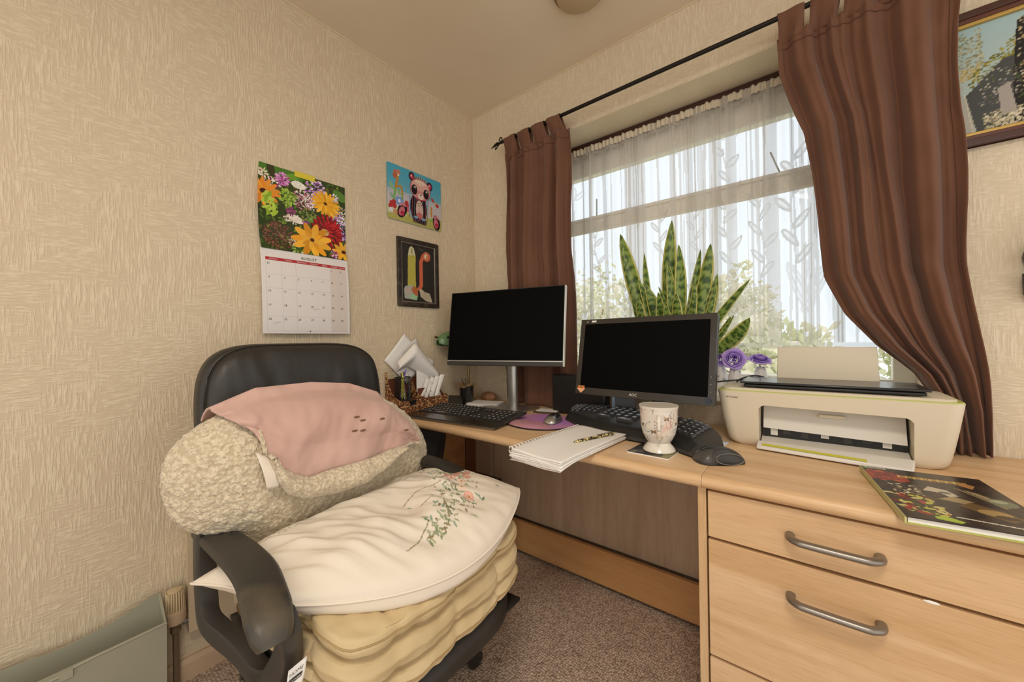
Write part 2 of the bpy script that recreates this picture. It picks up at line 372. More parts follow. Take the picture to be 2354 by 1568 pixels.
# smooth plaster lining of the window recess
rv=MB(); rv.box((WX0-.001,.002,WZ1-.004),(WX1+.001,WD-.06,WZ1)); rv.box((WX0,.002,WZ0),(WX0+.004,WD-.06,WZ1)); rv.box((WX1-.004,.002,WZ0),(WX1,WD-.06,WZ1))
struct('trim_1', rv, m_reveal, smooth=False)
sk=MB(); sk.prism([(0,0),(.020,0),(.020,.055),(.012,.067),(0,.067)],0,1,'xy')
sk=MB(); pr=[(0,0),(.020,0),(.020,.052),(.010,.064),(0,.064)]
sk.add([(x,ROOM_Y,z) for x,z in pr]+[(x,-.02,z) for x,z in pr],[(0,1,2,3,4),(9,8,7,6,5)]+[(i,(i+1)%5,5+(i+1)%5,5+i) for i in range(5)])
struct('baseboard_left', sk, m_skirt, smooth=False)
# thin painted bead where the walls meet the ceiling and each other
tr=MB(); tr.tube([(.002,ROOM_Y,H-.002),(.002,-.002,H-.002),(ROOM_X,-.002,H-.002)],.004,6); tr.tube([(.002,-.002,.7),(.002,-.002,H)],.0035,6)
struct('trim_2', tr, mat('cream_bead','dccba8',.6))
# window
win=MB(); FY0,FY1=.206,.255
for a,b in (((WX0,FY0,WZ0),(WX0+.06,FY1,WZ1)),((WX1-.06,FY0,WZ0),(WX1,FY1,WZ1)),((WX0+.06,FY0+.001,1.94),(WX1-.06,FY1-.001,WZ1)),((WX0+.06,FY0+.001,WZ0),(WX1-.06,FY1-.001,WZ0+.06)),((WX0+.06,FY0+.001,1.645),(WX1-.06,FY1-.001,1.705))): win.box(a,b)
for a,b in (((WX0+.06,FY0-.012,1.70),(WX1-.06,FY0,1.715)),((WX0+.06,FY0-.012,1.63),(WX1-.06,FY0,1.645))): win.box(a,b)
wo=struct('window_1', win, m_white, bevel=.003)
gl=mat('window_glass',(1,1,1),.02); n=gl.node_tree; 
for x in list(n.nodes):
    if x.type!='OUTPUT_MATERIAL': n.nodes.remove(x)
tb=n.nodes.new('ShaderNodeBsdfTransparent'); gb=n.nodes.new('ShaderNodeBsdfGlossy'); gb.inputs['Roughness'].default_value=.02; ms=n.nodes.new('ShaderNodeMixShader'); ms.inputs[0].default_value=.04
n.links.new(tb.outputs[0],ms.inputs[1]); n.links.new(gb.outputs[0],ms.inputs[2]); n.links.new(ms.outputs[0],[x for x in n.nodes if x.type=='OUTPUT_MATERIAL'][0].inputs[0])
MB().box((WX0+.05,.228,1.69),(WX1-.05,.234,1.95)).build('glass',gl,wo,smooth=False)
MB().box((WX0+.05,.228,WZ0+.05),(WX1-.05,.234,1.65)).build('glass',gl,wo,smooth=False)
MB().box((WX0,-.025,WZ0-.03),(WX1,.205,WZ0)).build('window_sill',m_white,wo,bevel=.006)
for x,dx in ((1.49,-.03),(.70,.004)):
    MB().tube([(x,.2,1.71),(x+dx,.195,1.80)],.006,6,flat=.5).build('window_stay',mat('stay_grey','8f8d88',.5),wo)

# ------------------------------------------------------------------ outside
gm=mat('garden_ground','b7bd8a',.9,var=('d7d5b8',.6))
tag(MB().box((-15,1.2,-1.8),(16,26,-1.7)).build('garden_ground',gm,smooth=False),kind='structure')
m_leafout=mat('overlit_leaves','ccd49a',.7,var=('f4f2e0',1.6,.3,.55)); m_bark=mat('pale_bark','a08a70',.9)  # overexposed daylight is put into the pale leaf colour
def tree(name,label,cat,x,y,z,rx,rz,n,seed,trunk=True,grp=None):
    rr=random.Random(seed); t=root(name,label,cat,(x,y,-1.7),group='trees and bushes in the garden'); mb=MB()
    for k in range(n):
        d=Vector((rr.gauss(0,1),rr.gauss(0,1),rr.gauss(0,1))).normalized(); q=rr.random()**.4
        q*=1+.35*mnoise.noise(d*2.2+Vector((seed,0,0)))
        c=Vector((x,y,z))+Vector((d.x*rx*q,d.y*rx*q,d.z*rz*q)); s=.05+.05*rr.random()
        a=Vector((rr.gauss(0,1),rr.gauss(0,1),rr.gauss(0,1))).normalized()*s; b=a.orthogonal().normalized()*s*.55
        mb.add([c-a,c-a*.1+b,c+a,c-a*.1-b],[(0,1,2,3)])
    mb.build('foliage',m_leafout,t,smooth=False)
    tk=MB().tube([(x,y,-1.7),(x+.05,y,(z-1.7)/2),(x,y,z)],[.12,.09,.03],8)
    for k in range(7):
        a=k*.9; tk.tube([(x,y,z-rz*.5+.1*k),(x+math.cos(a)*rx*.6,y+math.sin(a)*rx*.6,z+.1*k)],[.04,.015],5)
    tk.build('trunk',m_bark,t)
tree('garden_bush','pale green leafy bush outside the window behind the purple roses','bush',1.0,3.2,.35,1.0,.95,3400,3)
tree('garden_tree','light green bush outside the window behind the white vases','tree',2.9,5.2,.75,.7,1.1,2300,5)
tree('garden_tree','hazy tree outside behind the left end of the net curtain','tree',-2.6,6.9,1.2,1.3,1.6,2600,8)
tree('garden_tree','yellow green tree outside behind the snake plant','tree',.3,6.8,1.1,.9,1.25,2400,11)

# ------------------------------------------------------------------ desk and drawer unit
T=0.724
def top_profile(y0,y1,z0,z1,x0,x1):
    r=(z1-z0)*.5; pts=[(y1,z0),(y1,z1)]
    pts+=[(y0+.018-.018*math.sin(a), z0+r+r*math.cos(a)) for a in [k*math.pi/10 for k in range(11)]]
    return MB().prism(pts,x0,x1,'yz')
desk=root('desk','long beech-effect computer desk under the two monitors, open beneath','desk',(.7,-.3,0))
top_profile(-.632,-.004,.691,T,.004,1.3665).build('desktop',m_woodX,desk,ang=50)
MB().box((.10,-.125,.165),(.232,-.11,.69)).box((.238,-.125,.165),(1.35,-.11,.69)).build('back_panel',m_panel,desk,smooth=False,label='dull brown back panel')
MB().box((.02,-.168,.022),(1.35,-.150,.168)).build('stretcher_board',m_woodDark,desk,bevel=.001)
MB().box((.02,-.126,.165),(.098,-.111,.69)).build('back_strip',mat('reddish_board','8f5d45',.6),desk,smooth=False)
MB().box((.004,-.52,0),(.02,-.13,.69)).build('side_panel',m_woodDark,desk,smooth=False)
unit=root('drawer_unit','beech-effect drawer unit with satin metal handles at the right end of the desk','drawer unit',(1.75,-.3,0))
top_profile(-.632,-.004,.691,T,1.3675,2.16).build('worktop',m_woodX,unit,ang=50)
MB().box((1.353,-.606,0),(1.3725,-.02,.69)).build('side_panel',m_woodZ,unit,bevel=.001); MB().box((2.115,-.606,0),(2.134,-.02,.69)).build('side_panel',m_woodZ,unit,bevel=.001)
MB().box((1.3735,-.585,.02),(2.114,-.03,.688)).build('carcass',mat('dark_carcass','4a2f22',.7),unit,smooth=False)
def handle(x0,x1,z,par):
    pts=[(x0,-.612,z),(x0+.001,-.630,z),(x0+.012,-.642,z),(x0+.03,-.646,z),(x1-.03,-.646,z),(x1-.012,-.642,z),(x1-.001,-.630,z),(x1,-.612,z)]
    MB().tube(smooth_path(pts,5),.0092,12,flat=.8,upv=(0,0,1)).build('handle',m_handle,par)
for z0,z1,hz in ((.571,.684,.626),(.279,.564,.493),(.03,.272,.20)):
    d=MB().box((1.377,-.611,z0),(2.112,-.587,z1)).build('drawer',m_woodX,unit,bevel=.0015); handle(1.541,1.684,hz,d)
    if hz==.493: MB().ell((1.752,-.6112,.5645),(.011,.0012,.003)).build('chip',m_white_paper,d,label='white chip on the drawer edge')

# ------------------------------------------------------------------ curtains
rodz=2.128
rod=root('curtain_rod','thin black iron curtain rod with leaf finial above the window','curtain rod',(1.1,-.085,rodz))
MB().tube([(.285,-.085,rodz),(2.06,-.085,rodz)],.0085,10).build('pole',m_rod,rod)
fi=MB().tube(smooth_path([(.285,-.085,rodz),(.262,-.085,rodz-.001),(.235,-.085,rodz-.006),(.215,-.085,rodz-.012)],4),[.006,.007,.010,.013,.013,.012,.010,.008,.006,.004,.003,.002,.001],8,flat=.5)
fi.tube(smooth_path([(.275,-.085,rodz-.006),(.262,-.088,rodz-.022),(.25,-.088,rodz-.026),(.254,-.088,rodz-.016)],4),.003,6)
fi.tube(smooth_path([(.285,-.085,rodz+.004),(.275,-.085,rodz+.02),(.29,-.085,rodz+.026),(.296,-.085,rodz+.012)],4),.003,6)
fi.build('finial',m_rod,rod)
MB().tube([(.30,-.001,rodz),(.30,-.085,rodz)],.006,8).lathe([(.018,0),(.018,-.006)],(.30,-.0,rodz),16,'y').build('bracket',m_rod,rod)
def curtain(name,label,xl,xr,ztop,zbot,folds,amp,yb,seed,ntab,tabs_rng,nu=260,nv=110):
    t=root(name,label,'curtain',((xl[0][1]+xr[0][1])/2,-.07,zbot))
    rr=random.Random(seed); ph=[rr.random()*6.28 for _ in range(6)]
    def surf(u,v):
        z=lerp(ztop,zbot,v); a=interp(xl,-z); b=interp(xr,-z)
        U=u+.035*math.sin(2*math.pi*u*1.3+ph[0])+.02*math.sin(v*3.1+ph[1])*math.sin(math.pi*u)
        s=math.sin(2*math.pi*U*folds+ph[2]+.5*math.sin(2.2*v+ph[3])); s=math.copysign(abs(s)**.75,s)
        A=amp*(.55+.45*min(1,v*5))*(.65+.35*math.sin(2*math.pi*U*1.7+ph[4]))
        y=interp(yb,-z)+A*s+.004*math.sin(2*math.pi*U*folds*2.7+ph[5]+3*v)
        y+=.004*mnoise.noise(Vector((u*9,v*22,seed)))
        x=lerp(a,b,u)+.006*math.sin(v*14+ph[1])*(1 if u<.02 or u>.98 else .4)+.012*mnoise.noise(Vector((u*5,v*4,seed+3)))*math.sin(math.pi*u)
        return (x,min(y,-.012),z)
    mb=MB().grid(surf,nu,nv)
    c=mb.build('cloth',m_curtain,t,solid=.003)
    # turned hem along both sides
    for u0,u1 in ((0,.035),(.955,1)):
        h=MB().grid(lambda u,v:(lambda p:(p[0],p[1]-.0035,p[2]))(surf(lerp(u0,u1,u),lerp(.02,1,v))),6,nv); h.build('side_hem',m_curtain,t,solid=.002)
    hd=MB().grid(lambda u,v:(lambda p:(p[0],p[1]-.004,p[2]))(surf(u,lerp(0,.028,v))),nu,4); hd.build('header_band',m_curtain,t,solid=.002)
    for k in range(ntab):
        u0=(k+.04)/ntab; u1=(k+.86)/ntab
        def tf(u,v):
            q=surf(lerp(u0,u1,u),0.0); x=q[0]; a=v
            # front panel up, over the rod, down behind
            ys=[(0,q[1]-.003),(.35,-.100),(.45,-.0975),(.5,-.085),(.55,-.0725),(.65,-.070),(1,q[1]+.012)]
            zs=[(0,ztop-.02),(.35,rodz-.006),(.45,rodz+.008),(.5,rodz+.012),(.55,rodz+.008),(.65,rodz-.006),(1,ztop-.02)]
            x=lerp(x, lerp(tabs_rng[0],tabs_rng[1],(lerp(u0,u1,u))), min(1,2.4*min(v,1-v)))
            return (x+.002*math.sin(v*9+k),min(interp(ys,v)+.003*math.sin(u*6+k),-.014),interp(zs,v))
        MB().grid(tf,8,24).build('tab',m_curtain,t,solid=.002)
    return t
curtain('curtain','brown tab-top curtain at the left side of the window behind the large monitor',
  [(-2.06,.312),(-1.4,.303),(-1.0,.285),(-.73,.262)],[(-2.06,.700),(-1.5,.700),(-1.0,.722),(-.73,.705)],2.062,.728,4.2,.030,[(-2.06,-.075),(-1.0,-.062),(-.73,-.045)],2,4,(.315,.668))
curtain('curtain','brown tab-top curtain at the right side of the window, swept over beside the printer',
  [(-2.06,1.497),(-1.95,1.508),(-1.73,1.572),(-1.5,1.592),(-1.25,1.622),(-1.13,1.668),(-1.03,1.735),(-.95,1.812),(-.85,1.865),(-.73,1.875)],[(-2.06,1.908),(-1.7,1.902),(-1.25,1.914),(-.97,1.943),(-.73,1.962)],2.062,.728,4.6,.026,[(-2.06,-.078),(-1.2,-.078),(-.95,-.052),(-.73,-.034)],9,5,(1.502,1.94),nu=320)

# net curtain: opacity follows the woven stripes and leaf sprays
NX0,NX1,NZ0,NZ1=.46,1.845,1.018,2.064
def net_y(x,z):
    s=(x-NX0)*1.0; k=min(1,(NZ1-z)/.25)
    return .155+(.013+.006*math.sin(s*9))*math.sin(s*74+1.8*math.sin(s*13)+.35*math.sin(z*3+s*4))*(.45+.55*k)+.002*math.sin(s*400)*(1-k)
nu,nv=520,400
net=Cv(nu,nv,(0,0,0),asp=(NX1-NX0)/(NZ1-NZ0))
X=net.X*(NX1-NX0); Z=net.Y
op=np.full((nv,nu),.24)
for k in range(60):                       # woven dense bands and gathered folds
    xc=rnd.random()*(NX1-NX0); wd=.002+.004*rnd.random(); 
    if k%5==0: wd=.010+.012*rnd.random()
    drift=.03*(rnd.random()-.5); m=np.abs(X-xc-drift*Z)<wd; op[m]+= .34 if wd<.008 else .34
op+=.05*np.sin(X*170)*np.sin(X*31)
net.a[:]=0
def spray(x,z0,z1,s):
    zz=z0; pts=[]; side=1
    while zz<z1:
        pts.append((x+.010*math.sin(zz*22)/net.asp,zz)); zz+=.012
    net.line(pts,.0022,(.66,)*3); zz=z0+.03
    while zz<z1-.02:
        px=x+.010*math.sin(zz*22)/net.asp
        a=math.pi/2-side*.62; L=s
        net.ell(px+math.cos(a)*L*.9/net.asp,zz+math.sin(a)*L*.9,L,L*.32,(.70,)*3,a)
        net.ell(px+math.cos(a)*L*.95/net.asp,zz+math.sin(a)*L*.95,L*.72,L*.13,(.42,)*3,a)
        side=-side; zz+=s*1.5
for x,a,b,s in ((.06,.1,.5,.03),(.19,.30,.62,.028),(.30,.1,.5,.03),(.42,.35,.66,.03),(.53,.15,.60,.03),(.615,.25,.80,.036),(.70,.24,.66,.036),(.775,.28,.74,.042),(.86,.22,.72,.040),(.93,.30,.9,.036),(.97,.1,.45,.04)): spray(x,a,b,s)
for x,z in ((.10,.75),(.33,.8),(.47,.83),(.62,.82),(.74,.84),(.90,.83)):
    for a in (.9,1.6,2.3): net.ell(x+math.cos(a)*.035/net.asp,z+math.sin(a)*.035,.034,.011,(.5,)*3,a); net.ell(x+math.cos(a)*.035/net.asp,z+math.sin(a)*.035,.024,.005,(.2,)*3,a)
for x,z,s in ((.80,.16,.16),(.66,.12,.13),(.90,.12,.15),(.50,.10,.12),(.3,.08,.10),(.12,.1,.12),(.98,.15,.14)):   # big drooping leaves near the hem
    for a in (1.15,1.5,1.9):
        net.ell(x+math.cos(a)*s*.4/net.asp,z+math.sin(a)*s*.4,s*.62,s*.13,(.62,)*3,a,.8)
        for q in range(3): net.ell(x+math.cos(a)*s*.4/net.asp,z+math.sin(a)*s*.4,s*.5,s*(.09-.03*q),(.36+.22*(q%2),)*3,a)
op=np.maximum(op,net.a[...,0]); 
op[Z<.02]=.5; op[Z>.955]=.62; op=np.clip(op,.12,.85)
nm=bpy.data.materials.new('net_voile'); nm.use_nodes=True; n=nm.node_tree; n.nodes.clear()
o_=n.nodes.new('ShaderNodeOutputMaterial'); ms=n.nodes.new('ShaderNodeMixShader'); tb=n.nodes.new('ShaderNodeBsdfTransparent'); df=n.nodes.new('ShaderNodeBsdfDiffuse'); tl=n.nodes.new('ShaderNodeBsdfTranslucent'); m2=n.nodes.new('ShaderNodeMixShader'); m2.inputs[0].default_value=.42
df.inputs['Color'].default_value=(*S('ded8ce'),1); tl.inputs['Color'].default_value=(*S('c4c4c6'),1)
va=n.nodes.new('ShaderNodeVertexColor'); va.layer_name='paint'
n.links.new(df.outputs[0],m2.inputs[1]); n.links.new(tl.outputs[0],m2.inputs[2]); n.links.new(va.outputs['Color'],ms.inputs[0]); n.links.new(tb.outputs[0],ms.inputs[1]); n.links.new(m2.outputs[0],ms.inputs[2]); n.links.new(ms.outputs[0],o_.inputs[0])
nr=root('net_curtain','white net curtain woven with leaf sprays across the window','net curtain',(1.08,.155,NZ0))
opl=np.where(op<=.0031308,op*12.92,1.055*op**(1/2.4)-.055)
sheet('net_cloth',nm,nr,lambda u,v:(NX0+u*(NX1-NX0),net_y(NX0+u*(NX1-NX0),NZ0+v*(NZ1-NZ0)),NZ0+v*(NZ1-NZ0)),nu,nv,np.repeat(opl[...,None],3,2))
hb=MB().grid(lambda u,v:(NX0+u*(NX1-NX0),.150+.004*math.sin(u*420)+.003*math.sin(u*97),NZ1-.03+v*.032+.003*math.sin(u*260)*v),700,5)
hb.build('gathered_heading',mat('net_heading','d6cab4',.9),nr,solid=.001)
nt_=root('curtain_track','dark brown batten above the gathered net curtain','batten',(1.08,.185,2.06))
MB().box((WX0+.006,.160,2.064),(WX1-.006,.200,2.092)).build('batten',m_dkbrown,nt_,bevel=.002)

# ------------------------------------------------------------------ radiator and valve
rad=root('radiator','cream painted pressed steel radiator low on the left wall behind the chair','radiator',(.05,-1.0,.15))
def radp(u,v):
    y=lerp(-1.362,-.72,u); z=lerp(.165,.47,v); ph=((y+1.362)%.0915)/.0915
    d=0 if v<.10 or v>.9 else max(0,math.sin(math.pi*min(1,max(0,(ph-.28)/.5))))**.6
    return (.052+.011*d,y,z)
rp=MB().grid(radp,160,30); rp.box((.02,-1.362,.165),(.050,-.72,.47))
rp.build('panel',mat('radiator_enamel','c9b597',.42),rad)
MB().tube([(.035,-1.362,.20),(.035,-1.374,.20)],.009,8).build('connector',m_steel,rad)
va_=root('radiator_valve','ribbed cream radiator valve beside the grey crate','radiator valve',(.045,-1.392,0))
rb=MB(); 
for k in range(22):
    a=2*math.pi*k/22; rb.tube([(.045+.023*math.cos(a),-1.392+.023*math.sin(a),.252),(.045+.021*math.cos(a),-1.392+.021*math.sin(a),.312)],.0022,5)
rb.lathe([(0,.250),(.018,.250),(.018,.314),(.0,.318)],(.045,-1.392,0),20)
rb.build('ribbed_head',mat('valve_cream','cdb892',.5),va_)
MB().lathe([(.024,.215),(.026,.222),(.026,.250),(.020,.255)],(.045,-1.392,0),24).build('collar',m_skirt,va_)
MB().tube([(.045,-1.392,0),(.045,-1.392,.215)],.008,8).lathe([(.013,.185),(.013,.215)],(.045,-1.392,0),8).build('pipe',mat('old_pipe','6f5c47',.5,bump=(60,.5)),va_)

# ------------------------------------------------------------------ grey crate
cr=root('plastic_crate','grey plastic scoop-fronted storage crate on the floor at the left edge','storage box',(.17,-1.6,0))
def cz_(y): # scooped rim facing the wall side
    return interp([(-2.05,.30),(-1.80,.285),(-1.62,.268),(-1.53,.280),(-1.44,.312)],y)
cm=MB(); th=.004
X0,X1,YA,YB=.075,.105,-2.05,-1.4225
# far wall with a scooped top, near wall straight, two ends and a base
ys=[YA+(YB-YA)*k/30 for k in range(31)]
def slab(f0,f1):
    m=MB(); n=len(ys); vs=[]; 
    for y in ys: vs+= [f0(y,0),f1(y,0),f1(y,1),f0(y,1)]
    fs=[(0,1,2,3)]+[(4*(n-1)+3,4*(n-1)+2,4*(n-1)+1,4*(n-1))]
    for i in range(n-1):
        for k in range(4): fs.append((4*i+k,4*i+4+k,4*i+4+(k+1)%4,4*i+(k+1)%4))
    return vs,fs
def farx(y,t): return .030+ (1-t)*.012
def nearx(y,t): return lerp(.118,.100,1-t)+ (YB-y)*.06
vs_,fs_=slab(lambda y,t:(farx(y,t),y,cz_(y)*t+.004),lambda y,t:(farx(y,t)+th,y,cz_(y)*t+.004)); cm.add(vs_,fs_)
nz_=lambda y:.262
vs_,fs_=slab(lambda y,t:(nearx(y,t)-th,y,nz_(y)*t+.004),lambda y,t:(nearx(y,t),y,nz_(y)*t+.004)); cm.add(vs_,fs_)
for y in (YA,YB):
    zf,zn=cz_(y),nz_(y); cm.add([(farx(y,0),y,.004),(nearx(y,0),y,.004),(nearx(y,1),y,zn),(farx(y,1),y,zf),(farx(y,0),y-th,.004),(nearx(y,0),y-th,.004),(nearx(y,1),y-th,zn),(farx(y,1),y-th,zf)],[(0,1,2,3),(7,6,5,4),(0,4,5,1),(1,5,6,2),(2,6,7,3),(3,7,4,0)])
cm.add([(farx(YA,0),YA,0),(nearx(YA,0),YA,0),(nearx(YB,0),YB,0),(farx(YB,0),YB,0),(farx(YA,0),YA,.008),(nearx(YA,0),YA,.008),(nearx(YB,0),YB,.008),(farx(YB,0),YB,.008)],[(3,2,1,0),(4,5,6,7),(0,1,5,4),(1,2,6,5),(2,3,7,6),(3,0,4,7)])
cm.build('body',m_grey_crate,cr,smooth=False)
rm=MB(); rm.tube([(nearx(YB-.19,1)-.001,YB-.19,.258),(nearx(YB-.19,1)-.001,YB-.175,.262)]+[(nearx(y,1)-.001,y,.263) for y in (-1.56,-1.5,-1.424)]+[(.07,YB-.002,.288),(farx(YB,1)+.002,YB-.002,.313)],.0036,6)
rm.tube([(nearx(-1.62,1)-.001,-1.62,.254),(nearx(-1.8,1)-.001,-1.8,.262),(nearx(-2.04,1)-.001,-2.04,.262)],.0036,6)
rm.box((nearx(-1.61,1)-.004,-1.622,.242),(nearx(-1.61,1)+.003,-1.600,.264))
rm.build('rim',m_grey_crate,cr)
MB().add([(.045,-1.80,.02),(.115,-1.80,.02),(.115,-1.70,.225),(.045,-1.70,.225),(.115,-1.62,.02),(.045,-1.62,.02)],[(0,1,2,3),(3,2,4,5),(0,3,5),(1,4,2)]).build('divider',m_grey_crate,cr,smooth=False)

# ------------------------------------------------------------------ office chair
ch=root('office_chair','black leather office chair facing right, piled with cushions','chair',(.62,-1.08,0))
def se(a,p): return math.copysign(abs(a)**p,a)
def pad(c,h,ex,ax='x',n=64,m=24,bow=None):
    """rounded cushion: superellipsoid, ax = thin axis"""
    def f(u,v):
        t=2*math.pi*u; ph=math.pi*(v-.5)
        A=se(math.cos(t),ex[0])*se(math.cos(ph),ex[1]); B=se(math.sin(t),ex[0])*se(math.cos(ph),ex[1]); Cc=se(math.sin(ph),ex[1])
        if ax=='x': p=Vector((c[0]+Cc*h[0],c[1]+A*h[1],c[2]+B*h[2]))
        else: p=Vector((c[0]+A*h[0],c[1]+B*h[1],c[2]+Cc*h[2]))
        return bow(p) if bow else p
    return MB().grid(f,n,m,cu=True)
def bow(p):
    q=Vector(p); q.x+= .25*(p.y+1.11)**2 - (p.z-.8)*.10 + .006*mnoise.noise(Vector((p.y*11,p.z*5,1)))+.004*mnoise.noise(Vector((p.y*30,p.z*9,7)))
    return q
pad((.262,-1.11,.775),(.058,.272,.292),(.42,.55),bow=bow,n=120,m=40).build('backrest',m_leather,ch)
pad((.300,-1.11,.778),(.052,.258,.280),(.44,.62),bow=bow,n=120,m=40).build('back_cushion',m_leather,ch)
sm=MB()
ring=[]
for k in range(80):
    a=2*math.pi*k/80; ring.append(bow(Vector((.306,-1.11+.262*se(math.cos(a),.44),.778+.284*se(math.sin(a),.44)))))
sm.tube(ring,.0028,6,closed=True); sm.build('piping',m_leather,ch)
def seatbow(p):
    q=Vector(p); d=max(0,p.x-.74); q.z-=1.1*d*d+.0; return q
pad((.655,-1.075,.385),(.30,.265,.045),(.38,.6),'z',bow=seatbow,n=100,m=30).build('seat',m_leather,ch)
MB().grid(lambda u,v:(lambda x,y:(x,y,.345-.09*(1-((x-.655)/.29)**2)*(1-abs((y+1.075)/.27)**3)))(lerp(.37,.94,u),lerp(-1.335,-.815,v)),24,24).build('seat_shell',m_black,ch,solid=.008)
def arm(path_,ws_,yb,yo,lab=None):
    # padded top that curves down at the front, and a looped frame below
    pts=smooth_path(path_,6)
    ws=[interp(ws_,k/(len(pts)-1)) for k in range(len(pts))]
    mb=MB(); vs=[]; N=14
    for i,p in enumerate(pts):
        t=(pts[min(i+1,len(pts)-1)]-pts[max(i-1,0)]).normalized(); nrm=Vector((-t.z,0,t.x)); sd=Vector((0,1,0))
        for k in range(N):
            a=2*math.pi*k/N; vs.append(p+sd*se(math.cos(a),.45)*ws[i]+nrm*(se(math.sin(a),.6)*.0125+.004*math.cos(a)**2*-1))
    fs=[(i*N+k,i*N+(k+1)%N,(i+1)*N+(k+1)%N,(i+1)*N+k) for i in range(len(pts)-1) for k in range(N)]+[tuple(range(N))[::-1],tuple((len(pts)-1)*N+k for k in range(N))]
    mb.add(vs,fs); a_=mb.build('armrest',m_armpl,ch)
    if lab: a_['label']=lab
    fr=MB(); path=smooth_path([(.47,yb[0],.645),(.462,yb[0],.56),(.470,yb[0],.475),(.51,yb[0],.432),(.60,lerp(yb[0],yb[1],.5),.404),(.665,lerp(yb[0],yb[1],.85),.372),(.705,yb[1],.374),(.74,yb[1],.400),(.80,yb[1],.48),(.880,lerp(yb[1],yo,.6),.592)],5)
    vs=[];N=10
    for i,p in enumerate(path):
        t=(path[min(i+1,len(path)-1)]-path[max(i-1,0)]).normalized(); nrm=Vector((-t.z,0,t.x)); sd=Vector((0,1,0))
        for k in range(N):
            a=2*math.pi*k/N+.3; vs.append(p+sd*se(math.cos(a),.4)*.019+nrm*se(math.sin(a),.4)*.028)
    fs=[(i*N+k,i*N+(k+1)%N,(i+1)*N+(k+1)%N,(i+1)*N+k) for i in range(len(path)-1) for k in range(N)]+[tuple(range(N))[::-1],tuple((len(path)-1)*N+k for k in range(N))]
    fr.add(vs,fs); f_=fr.build('arm_frame',m_dark,ch)
    for x,z in ((.545,.425),(.68,.378)):
        MB().lathe([(.0,.004),(.007,.004),(.009,0)],(x,lerp(yb[0],yb[1],.6)-.019*(1 if yo<-1.08 else -1)-.002,z),12,'y').build('bolt',m_steel,f_)
WS=[(0,.030),(.3,.036),(.75,.037),(.9,.032),(1,.024)]
arm([(.40,-1.388,.607),(.53,-1.390,.625),(.66,-1.389,.634),(.76,-1.391,.633),(.84,-1.402,.622),(.884,-1.408,.603),(.902,-1.409,.578)],WS,(-1.405,-1.352),-1.405,'worn black armrest')
arm([(.36,-.815,.640),(.46,-.815,.652),(.56,-.813,.656),(.66,-.812,.648),(.74,-.812,.625),(.785,-.812,.590),(.80,-.812,.565)],[(0,.026),(.5,.030),(1,.016)],(-.815,-.85),-.815)
MB().box((.53,-1.36,.30),(.60,-1.28,.36)).box((.585,-1.375,.12),(.60,-1.345,.40)).box((.60,-1.39,.02),(.62,-1.35,.13)).build('bracket',m_black,ch,bevel=.003)
MB().box((.50,-1.34,.315),(.75,-.81,.335)).box((.56,-1.17,.27),(.74,-.98,.325)).build('mechanism',m_black,ch,bevel=.006)
MB().lathe([(.028,.10),(.028,.24),(.020,.24),(.020,.30)],(.64,-1.06,0),20).build('gas_lift',m_black2,ch)
hub=Vector((.64,-1.06,.10))
cas=[Vector((.695,-.765,0))]
base_ang=math.atan2(cas[0].y-hub.y,cas[0].x-hub.x); rad_=(cas[0]-Vector((hub.x,hub.y,0))).length
MB().lathe([(.045,.075),(.045,.125),(.03,.135)],(hub.x,hub.y,0),20).build('hub',m_black,ch)
for k in range(5):
    a=base_ang+2*math.pi*k/5; d=Vector((math.cos(a),math.sin(a),0)); e_=Vector((hub.x,hub.y,0))+d*rad_
    MB().tube([Vector((hub.x,hub.y,.10))+d*.03,Vector((hub.x,hub.y,.10))+d*rad_*.55,e_+Vector((0,0,.092)),e_+d*.02+Vector((0,0,.088))],[.030,.027,.024,.018],10,flat=.8).build('base_arm',m_black,ch)
    side=Vector((-d.y,d.x,0)); cw=MB()
    for s_ in (-1,1):
        q=e_+side*s_*.016; 
        cw.tube([q-side*.012+Vector((0,0,.028)),q-side*.009+Vector((0,0,.028)),q+side*.009+Vector((0,0,.028)),q+side*.012+Vector((0,0,.028))],[.020,.0275,.0275,.020],20)
    cs=cw.build('caster',m_black2,ch); MB().tube([e_+Vector((0,0,.03)),e_+Vector((0,0,.085))],.007,8).build('stem',m_steel,cs)

